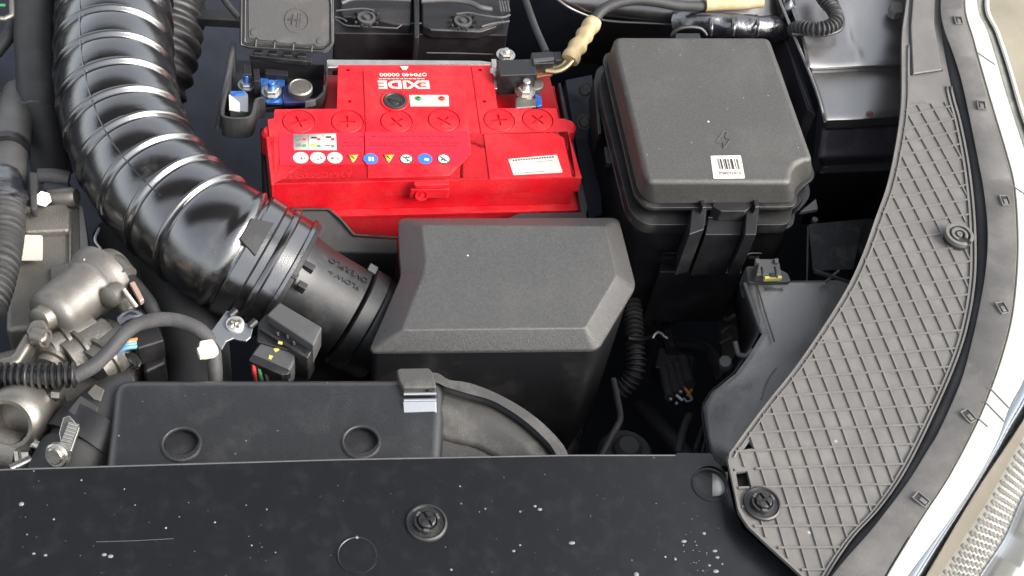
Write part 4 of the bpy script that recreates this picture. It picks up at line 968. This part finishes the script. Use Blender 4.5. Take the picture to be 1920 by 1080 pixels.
def wallstrip(name, pts, z, th, wd, mat, parent):
    v, _ = resample(px(pts, z), n=max(6, len(pts)*6)); bm = bmesh.new(); rg = []
    for i, p in enumerate(v):
        t = v[min(i+1, len(v)-1)]-v[max(i-1, 0)]; s_ = Vector((-t.y, t.x, 0)).normalized()*wd/2000
        rg.append([bm.verts.new(p-s_-UP*th/1000), bm.verts.new(p-s_), bm.verts.new(p+s_), bm.verts.new(p+s_-UP*th/1000)])
    for a, b in zip(rg, rg[1:]):
        for k in range(4): bm.faces.new((a[k], a[(k+1) % 4], b[(k+1) % 4], b[k]))
    bm.faces.new(rg[0]); bm.faces.new(rg[-1]); return finish(name, bm, mat, parent, .4)
wallstrip("tray_wall", splpx([(440, 84), (430, 140), (416, 205), (424, 219), (462, 220), (474, 210), (480, 186), (497, 182)], 3), -4, 26, 2.2, RUB, tb)
wallstrip("tray_wall", splpx([(612, 116), (612, 150), (606, 172), (594, 184), (575, 186)], 3), -6, 24, 2.0, BLK, tb)
wallstrip("tray_wall", [(470, 112), (608, 120)], -4, 20, 2.0, BLKD, tb)
wire("left_arm", [(438, 80, 2), (424, 150, -2), (414, 208, -6), (408, 240, -20)], 2.6, RUB, tb)
slab("divider", [(497, 128), (540, 132), (540, 142), (497, 138)], -6, 14, BLKD, tb)
slab("clip_tower", [(456, 120), (470, 120), (472, 140), (458, 140)], 2, 18, BLK, tb, bevel=.8)
slab("clip_tower", [(474, 128), (486, 128), (488, 152), (476, 152)], 0, 18, BLK, tb, bevel=.8)
slab("blue_block", [(430, 171), (458, 169), (465, 176), (466, 209), (431, 206)], -6, 10, CLIPM, tb, bevel=1)
slab("white_tag", [(429, 176), (449, 192), (449, 209), (430, 206)], -5.2, 1, WHT, tb, bevel=.2)
slab("blue_patch", [(431, 171), (456, 170), (462, 178), (434, 180)], -5.4, .8, BLUE, tb, bevel=.2)
slab("fuse_strap", [(488, 146), (502, 146), (505, 150), (534, 148), (534, 160), (574, 156), (580, 184), (576, 196), (500, 192), (489, 180)], -12, 3, BLUE, tb, bevel=.6)
slab("blue_jacket", [(528, 160), (575, 158), (578, 192), (530, 192)], -9, 6, M("navy_plastic", (.015, .02, .08), .4), tb, bevel=2)
def nut(x, y, z, r, mat, h=4, stud=None, sm=None, washer=None):
    if washer: lathe("washer", P(x, y, z), UP, [(r*1.35, 0), (r*1.35, 1.2), (0, 1.2)], washer, tb)
    lathe("nut", P(x, y, z+1.2), UP, [(r, 0), (r, h-1), (r*.85, h), (r*.55, h)], mat, tb, segs=6, angle=20)
    if stud: lathe("stud", P(x, y, z), UP, [(r*.5, 0), (r*.5, stud-.6), (r*.4, stud), (0, stud)], sm or mat, tb, segs=16)
nut(509, 172, -10, 7, STEEL, 5, 13, BLUE, STEEL)
nut(462, 160, -14, 6, CLIPM, 4, 14, BLUE, CLIPM)
lathe("round_fuse", P(563, 172, -9), UP, [(11.5, 0), (11.5, 6), (10, 7.2), (9.2, 6.6), (0, 6.8)], ALUS, tb)
wallstrip("fuse_guard", splpx([(572, 190), (590, 186), (606, 172), (608, 160)], 3), -8, 8, 1.4, GREYP, tb)
# earth terminal, sensor and cable
et = thing("earth_clamp", "silver battery clamp with nut and blue coated bolt on the dark red corner", "battery clamp", P(990, 185, -20))
slab("clamp_body", [(966, 182), (985, 178), (1004, 184), (1006, 200), (966, 203)], -4, 16, ALUS, et, bevel=1.5)
tb_ = tb; tb = et
nut(984, 172, -4, 7.5, STEEL, 6, 15, STEEL, STEEL)
lathe("post", P(1000, 168, -12), UP, [(9, 0), (9, 8), (8, 9), (0, 9)], ALU, et)
slab("blue_jaw", [(1003, 175), (1016, 180), (1017, 198), (1006, 200), (1002, 190)], -5, 10, BLUE, et, bevel=1)
slab("blue_shim", [(970, 147), (1002, 146), (1002, 156), (970, 158)], -2, 3, BLUE, et, bevel=.4)
nut(948, 104, -6, 7, STEEL, 5, 8, STEEL, STEEL)
tb = tb_
bsn = thing("battery_sensor", "square black sensor block with side plug on the battery's earth terminal", "sensor", P(968, 140, 0))
slab("block", [(932, 112), (1000, 110), (1007, 134), (1006, 139), (938, 142)], 14, 26, BLK, bsn, bevel=1)
slab("plug", [(996, 98), (1036, 96), (1040, 118), (1000, 120)], 16, 16, BLK, bsn, bevel=1)
slab("plug", [(1034, 97), (1052, 96), (1055, 112), (1040, 114)], 14, 10, BLKD, bsn, bevel=1)
slab("plug_edge", [(1000, 110), (1039, 106), (1039, 112), (1001, 117)], 17, 3, GREYP, bsn, bevel=.5)
slab("steel_strap", [(921, 110), (931, 110), (933, 166), (927, 166)], -2, 3, STEEL, bsn, bevel=.8)
lathe("rivet", P(925, 134, 2), UP, [(3.5, 0), (3, 3), (0, 3.4)], WHT, bsn, segs=14)
slab("blue_edge", [(942, 168), (968, 166), (968, 170), (944, 172)], -10, 3, GREYP, bsn, bevel=.3)
slab("copper_strap", [(1003, 122), (1034, 120), (1036, 140), (1006, 144)], 4, 3, COPPER, bsn, bevel=.5)
ec_ = thing("earth_cable", "black earth cable with two tan sleeves curving away from the battery", "cable", P(1100, 80, 10))
wire("lug", [(1024, 128, 6), (1044, 130, 7), (1060, 122, 10), (1072, 108, 14)], 6, BRASS, ec_, squash=.55, segs=14)
wire("tan_sleeve", [(1068, 114, 12), (1078, 94, 16), (1093, 72, 20), (1103, 56, 22), (1114, 38, 26)], 8.5, TAN, ec_, wob=.16, segs=20, step=2, rf=lambda s, L, a: 8.6+.9*math.sin(s*.42))
wire("cable", [(1112, 42, 25), (1126, 22, 30), (1150, 8, 34), (1190, 0, 36), (1230, 3, 34), (1270, 10, 30), (1320, 11, 28), (1350, 8, 28)], 5.4, RUB, ec_, segs=18)
wire("tan_sleeve", [(1320, 6, 30), (1350, 4, 30), (1390, 3, 30), (1426, -1, 30)], 9.5, TAN, ec_, squash=.8, segs=20)
rod = thing("stay_rod", "thin black rod running up behind the battery sensor", "rod", P(1000, 50, 0))
wire("rod", [(972, -40, 0), (1000, 42, 4), (1024, 98, 8)], 3.6, RUB, rod)
for x, y, lb in ((1097, 169, "upper black bolt head on the dark bulkhead left of the fuse box"), (1096, 228, "lower black bolt head on the dark bulkhead left of the fuse box")):
    b_ = thing("flange_bolt", lb, "bolt", P(x, y, -70), "black bolts left of the fuse box")
    lathe("flange", P(x, y, -60), Vector((-.2, -.7, .6)), [(8, 0), (8, 1.5), (0, 1.5)], BLK, b_, segs=20)
    lathe("hex_head", P(x, y, -60), Vector((-.2, -.7, .6)), [(6, 1), (6, 5), (5, 6), (0, 6)], BLK, b_, segs=6, angle=20)
slab("bulkhead", [(1060, 150), (1110, 140), (1130, 400), (1104, 410)], -72, 200, DEEP, tr)
tag(slab("dark_crossmember", [(350, 16), (470, 16), (470, 40), (350, 34)], -40, 10, BLKD, None), "dark cross member behind the ribbed hose at the top edge", "cross member")
pi_ = thing("thin_pipe", "thin black pipe slanting across the dark top left gap", "pipe", P(430, 20, -10))
wire("pipe", [(400, -30, -10), (425, 6, -12), (448, 34, -16)], 3.2, RUB, pi_)

# =====================================================================
# LEFT SIDE: HOSES, ENGINE CASTINGS
# =====================================================================
bh = thing("bellows_hose", "shiny black rubber bellows passing down behind the ribbed air hose", "bellows", P(350, 60, -60))
wire("bellows", [(300, -90, -40), (316, -10, -46), (312, 60, -56), (296, 130, -70), (270, 190, -90)], 36, BLK, bh, segs=48, step=.8, rf=lambda s, L, a: 35+2.6*math.sin(s*2*math.pi/15))
vh = thing("coolant_hose", "thick matt dark grey coolant hose running down left of the air hose", "hose", P(65, 120, -40))
wire("hose", [(70, -90, -30), (64, 0, -30), (66, 100, -34), (72, 180, -44), (84, 250, -70), (100, 330, -100)], 19, RUB, vh, segs=28, wob=.05)
wire("seam_band", [(42, 194, -30), (66, 190, -22), (96, 200, -34)], 1, GREYP, vh, segs=6)
lh = thing("grey_pipe", "dusty light grey pipe with clamp at the left edge", "pipe", P(20, 300, -40))
wire("pipe", [(40, 180, -60), (22, 240, -46), (14, 300, -40), (12, 350, -38), (8, 390, -40)], 18, GREYP, lh, segs=24, wob=.05)
lathe("clamp", P(14, 283, -38), P(14, 300, -40)-P(15, 270, -44), [(19.5, -4), (20, -4), (20, 4), (19.5, 4)], BLK, lh)
wire("pipe", [(-20, 190, -60), (20, 210, -60), (50, 240, -70)], 14, RUB, lh)
wire("pipe", [(-10, 100, -50), (20, 60, -40), (30, 20, -40)], 7, RUB, lh)
cl_ = thing("corrugated_conduit", "wide black corrugated conduit down the left edge", "conduit", P(10, 480, -10))
wire("conduit", [(4, 372, -22), (8, 420, -14), (0, 480, -10), (-12, 530, -10), (-28, 580, -10)], 17, RUB, cl_, segs=32, step=.9, rf=corr(15.5, 1.7, 6.2))
wire("wrap", [(6, 340, -34), (14, 372, -24), (26, 392, -20)], 17, VTAPE, cl_, wob=.15, segs=20)
fr_ = thing("light_bracket", "small light metal bracket in the top left corner", "bracket", P(10, 20, 0))
tube("frame", px([(-10, -10, 4), (22, -10, 4), (22, 30, 4), (16, 36, 4), (-10, 34, 4)]), 2.6, ALUS, fr_, smooth_path=False, step=8)
box("green_chip", P(4, 10, 2), (6, 3, 2), INKG, fr_)
en = thing("engine_casting", "dirty grey cast aluminium engine housing with white sticker", "engine housing", P(90, 460, -60))
slab("housing", [(18, 400), (60, 380), (150, 384), (158, 400), (160, 560), (100, 610), (10, 620)], -38, 60, ALU, en, bevel=5, seg=3)
slab("ledge", [(40, 390), (120, 378), (132, 390), (130, 432), (44, 436)], -30, 10, ALU, en, bevel=3)
slab("rib", [(128, 390), (134, 390), (134, 560), (127, 560)], -34, 6, ALU, en, bevel=1.5)
slab("edge_plate", [(148, 384), (156, 386), (166, 470), (160, 552), (150, 540)], -26, 20, GREYP, en, bevel=1)
slab("step", [(90, 500), (130, 488), (134, 560), (94, 566)], -32, 8, ALU, en, bevel=3)
lathe("stud_boss", P(126, 370, -30), Vector((1, -.2, .3)), [(9, -16), (9, 6), (7, 9), (0, 9)], ALUS, en)
lathe("bolt_head", P(80, 375, -24), Vector((.3, -.6, 1)), [(7, 0), (7, 6), (0, 6)], STEEL, en, segs=6, angle=20)
slab("label_sticker", [(38, 440), (80, 441), (80, 488), (26, 488), (30, 460)], -27, 1, WHT, en, bevel=.1, r=2)
slab("black_stay", [(54, 320), (70, 322), (68, 392), (56, 392)], -14, 12, RUB, en, bevel=2)
wire("stay_tube", [(72, 330, -24), (100, 330, -24), (130, 336, -26)], 7, RUB, en)
wire("stay_tube", [(84, 352, -30), (130, 356, -30)], 6, DEEP, en, smooth_path=False)
wire("wire_hook", [(186, 428, -30), (178, 450, -28), (190, 468, -26)], 1.2, CLIPM, en, segs=6)
# thermostat/pump cylinder
pu = thing("pump_cylinder", "smooth grey aluminium pump cylinder with necked end and cast lever", "pump", P(130, 560, -20))
pa_ = P(92, 597, -4); pb = P(184, 528, -14); ax = pb-pa_; Lp = ax.length*1000
lathe("cylinder", pa_, ax, [(0, -3), (15, -2.5), (20.5, 0), (23, 4), (23.2, 8), (23.4, Lp*.7), (25.5, Lp*.76), (25.5, Lp*.84), (24.5, Lp*.87), (28, Lp*.95), (30, Lp+2), (30, Lp+7), (24, Lp+9), (18, Lp+24)], PUMPM, pu, segs=48)
lathe("neck", pa_+UP*.004, -ax+Vector((0, 0, .012)), [(12, -3), (11, 6), (10, 11), (8, 12), (0, 12)], ALUS, pu)
slab("lever", [(58, 598), (82, 596), (92, 612), (88, 634), (74, 642), (58, 630), (46, 622)], 16, 14, ALUS, pu, bevel=4, seg=3)
lathe("lever_eye", P(78, 632, 12), Vector((1, -.6, .3)), [(7.5, -6), (7.5, 4), (5, 4), (5, 2), (0, 2)], ALUS, pu)
slab("lever_arm", [(48, 616), (66, 634), (40, 676), (4, 700), (-20, 700), (-20, 672), (20, 662)], 8, 18, ALUS, pu, bevel=5, seg=3)
slab("flange_wing", [(184, 508), (206, 512), (236, 540), (252, 574), (240, 590), (214, 566), (196, 540)], -2, 12, ALUS, pu, bevel=4, seg=3)
lathe("bolt_boss", P(208, 556, 2), Vector((-.6, -.8, .4)), [(9, -10), (9, 3), (6, 5), (0, 5)], ALUS, pu)
for q4 in ([(160, 482), (194, 500), (192, 510), (156, 492)], [(236, 540), (260, 572), (252, 576), (230, 546)]):
    slab("steel_clip", q4, 8, 3, STEEL, pu, bevel=.8)
    v = [( (q4[0][0]+q4[3][0])/2, (q4[0][1]+q4[3][1])/2), ((q4[1][0]+q4[2][0])/2, (q4[1][1]+q4[2][1])/2)]
    tube("clip_bead", px(v, 9.5), 1.3, WHT, pu, smooth_path=False)
slab("pink_tag", [(242, 530), (252, 526), (270, 560), (262, 566)], 2, 6, M("pinkish_zinc", (.55, .38, .30), .4, metal=.5), pu, bevel=1)
wire("black_strap", [(158, 478, -2), (196, 484, 0), (240, 520, -4), (276, 562, -8), (290, 590, -12)], 6, BLKD, pu, squash=.6)
wire("outlet", [(206, 492, -10), (222, 496, -2), (240, 516, 0)], 8, ALUS, pu)
# lower castings
lc = thing("throttle_casting", "bright ribbed aluminium casting with round open port at the lower left", "casting", P(110, 700, -30))
slab("casting_block", [(-20, 660), (60, 640), (130, 600), (200, 590), (260, 610), (272, 680), (240, 740), (150, 780), (60, 830), (-20, 840)], -34, 60, ALU, lc, bevel=7, seg=3)
for a, b, r in (((100, 660), (180, 616), 14), ((128, 676), (208, 628), 16), ((90, 690), (112, 650), 12), ((176, 690), (236, 640), 17)):
    tube("cast_rib", [P(*a, -18), P(*b, -18)], r, ALU, lc, smooth_path=False, segs=18)
    for k in (.35,):
        p = P(a[0]+(b[0]-a[0])*k, a[1]+(b[1]-a[1])*k, -18); lathe("cast_ring", p, P(*b, -18)-P(*a, -18), [(r, -2.5), (r+3, -1.5), (r+3, 1.5), (r, 2.5)], ALUS, lc)
slab("web", [(20, 740), (110, 744), (108, 770), (78, 790), (20, 780)], -16, 12, ALU, lc, bevel=3)
tube("fin", px([(66, 748, -8), (104, 776, -8)]), 1.2, GREYI, lc, smooth_path=False)
pq = P(14, 796, 8); lathe("open_port", pq, Vector((-.25, -.75, .6)), [(25, -50), (25, -8), (22, -2), (19, 0), (16, -.5), (15, -24), (0, -24)], ALUS, lc, segs=36)
tube("side_barrel", [P(-10, 836, -20), P(40, 850, -20)], 15, ALU, lc, smooth_path=False, segs=20)
lathe("drain_bolt", P(44, 852, -14), Vector((1, -.2, .3)), [(9, -3), (9, 0), (6, 0), (6, 7), (0, 7)], STEEL, lc, segs=6, angle=20)
tube("lower_bar", [P(20, 880, -10), P(60, 862, -10)], 4, STEEL, lc, smooth_path=False)
tube("lower_bar", [P(48, 824, -6), P(80, 838, -6)], 4, STEEL, lc, smooth_path=False)
box("black_cap", P(84, 735, 0), (18, 16, 14), BLKD, lc, bevel=2); lathe("cap_bolt", P(100, 738, 4), Vector((1, -.3, .2)), [(4.5, 0), (4.5, 7), (0, 8)], STEEL, lc, segs=6, angle=20)
# harness
hn = thing("wiring_harness", "grey cloth taped wiring harness arching from the conduit to a white clip", "wiring harness", P(280, 620, 0))
wire("taped_loom", [(140, 706, 14), (170, 690, 16), (200, 664, 18), (240, 620, 20), (280, 602, 22), (330, 600, 22), (375, 620, 18), (398, 650, 10), (403, 690, 2), (404, 730, -6)], 5.8, TAPE, hn, wob=.1, segs=20, step=3)
wire("corrugated_sleeve", [(-40, 704, 14), (0, 704, 14), (70, 705, 15), (144, 702, 16)], 8, BLK, hn, segs=22, step=.55, rf=corr(8.6, 1.6, 4.9))
slab("white_clip", [(374, 638), (398, 634), (410, 652), (402, 660), (380, 664), (370, 660)], 21, 9, CRM, hn, bevel=1.5)
slab("white_clip_tail", [(368, 652), (380, 646), (384, 662), (374, 667)], 22, 7, WHT, hn, bevel=1)
wc2 = thing("wire_connector", "black plug with orange and blue wires under the taped harness", "connector", P(262, 650, -10))
for k, m_ in enumerate((ORG_W, BLU_W, BLU_W)):
    wire("wire", [(218, 650+k*6, 2), (236, 642+k*5, 8), (256, 638+k*6, 4)], 2.0 if k else 2.4, m_, wc2, segs=8)
box("shell", P(274, 636, -6), (22, 30, 24), BLKD, wc2, rot=(0, 0, 20), bevel=2)
wire("shell_coil", [(232, 606, 4), (246, 596, 8), (262, 600, 6), (268, 612, 2)], 7, VTAPE, wc2, segs=14, wob=.2)
for k in range(5): wire("loose_wire", [(236+k*4, 664, 0), (244+k*5, 676+k*2, 4), (258-k*3, 690, -2)], 1.1, INK, wc2, segs=6)
slab("boot", [(258, 620), (300, 612), (312, 680), (270, 700)], -18, 40, BLKD, wc2, bevel=3)
# dark hose behind
dh = thing("radiator_hose", "dark grey rubber hose standing behind the harness and white clip", "hose", P(360, 640, -60))
wire("hose", [(300, 500, -80), (345, 560, -70), (366, 620, -64), (372, 690, -62), (374, 760, -60)], 27, RUB, dh, segs=30)
wire("hose_edge", [(220, 430, -80), (262, 500, -84), (320, 560, -84)], 24, RUB, dh, segs=26)
# lower cuff with worm clamp
lw = thing("duct_cuff", "black rubber cuff with worm drive clamp at the duct's left end", "cuff", P(180, 800, 0))
wire("cuff", [(118, 1010, -38), (132, 930, -24), (166, 850, -18), (214, 790, -14), (262, 770, -14)], 34, RUB, lw, segs=40, rf=lambda s, L, a: 36 if s < L*.55 else 33)
c0_ = P(176, 836, -17); c1_ = P(200, 806, -15)
lathe("band", c0_, c1_-c0_, [(36.5, -9), (37.6, -9), (37.6, 13), (36.5, 13)], BLKD, lw, segs=48)
slab("steel_tab", [(164, 736), (178, 720), (196, 730), (188, 752), (176, 748)], 20, 2, ALUS, lw, bevel=.5)
slab("cover_plate", [(126, 770), (150, 740), (186, 762), (168, 802)], 19, 3, RUB, lw, bevel=1.5)
ws = [P(122, 786, 40), P(112, 850, 40)]
slab("worm_housing", [(118, 782), (130, 778), (150, 800), (134, 846), (116, 842), (110, 812)], 24, 4, STEEL, lw, bevel=1)
for k in range(8):
    t = k/7; x = 138-t*18; y = 797+t*44
    tube("worm_thread", [P(x-9, y-3, 26), P(x+10, y+2, 26)], 1.5, STEEL, lw, smooth_path=False, segs=8)
lathe("screw_collar", P(108, 853, 24), Vector((-.35, -.75, .55)), [(9.4, -2), (9.4, 2), (8, 3), (6.6, 3)], STEEL, lw)
sw = lathe("screw_head", P(108, 851, 25), Vector((-.35, -.75, .55)), [(6.4, 0), (6.4, 5), (5.4, 6), (0, 6.2)], STEEL, lw)
# =====================================================================
# tidy: small print joined, small fittings hung under the part they sit on
# =====================================================================
joinparts(bat, "print", "small_print"); joinparts(fb, "bar", "barcode"); joinparts(hh, "moulded_mark", "moulded_lettering")
under(bat, "eye_plug", "eye_ring"); under(bat, "eye_slot", "eye_ring"); under(bat, "symbol", "label_film"); under(bat, "small_print", "label_film")
under(bat, "handle_boss", "handle"); under(fb, "barcode", "barcode_sticker"); under(fb, "sticker_code", "barcode_sticker"); under(fb, "latch_handle", "latch_plate")
under(fb, "latch_foot", "latch_rail"); under(fb, "lightning_bolt", "lid"); under(ms, "moulded_letters", "tube_body"); under(ms, "yellow_mark", "connector")
under(ms, "connector_lip", "connector"); under(cb, "spring_eye", "plate"); under(mt, "edge_bead", "cover_sheet"); under(fg, "slot_tongue", "slot_floor")
under(rb, "tooth", "ratchet_wheel"); under(tb, "emblem_bar", "lid_inner_panel"); under(tb, "emblem_ring", "lid_inner_panel"); under(tb, "boss", "lid_inner_panel")
under(tb, "stiffener", "lid"); under(tb, "hinge_knuckle", "hinge"); under(lw, "worm_thread", "worm_housing"); under(hl, "reflector_slot", "reflector_band")
under(lp, "latch_slot", "latch"); under(lp, "latch_window", "latch"); under(pu, "lever_eye", "lever"); under(pu, "clip_bead", "steel_clip"); under(lc, "cast_ring", "cast_rib")
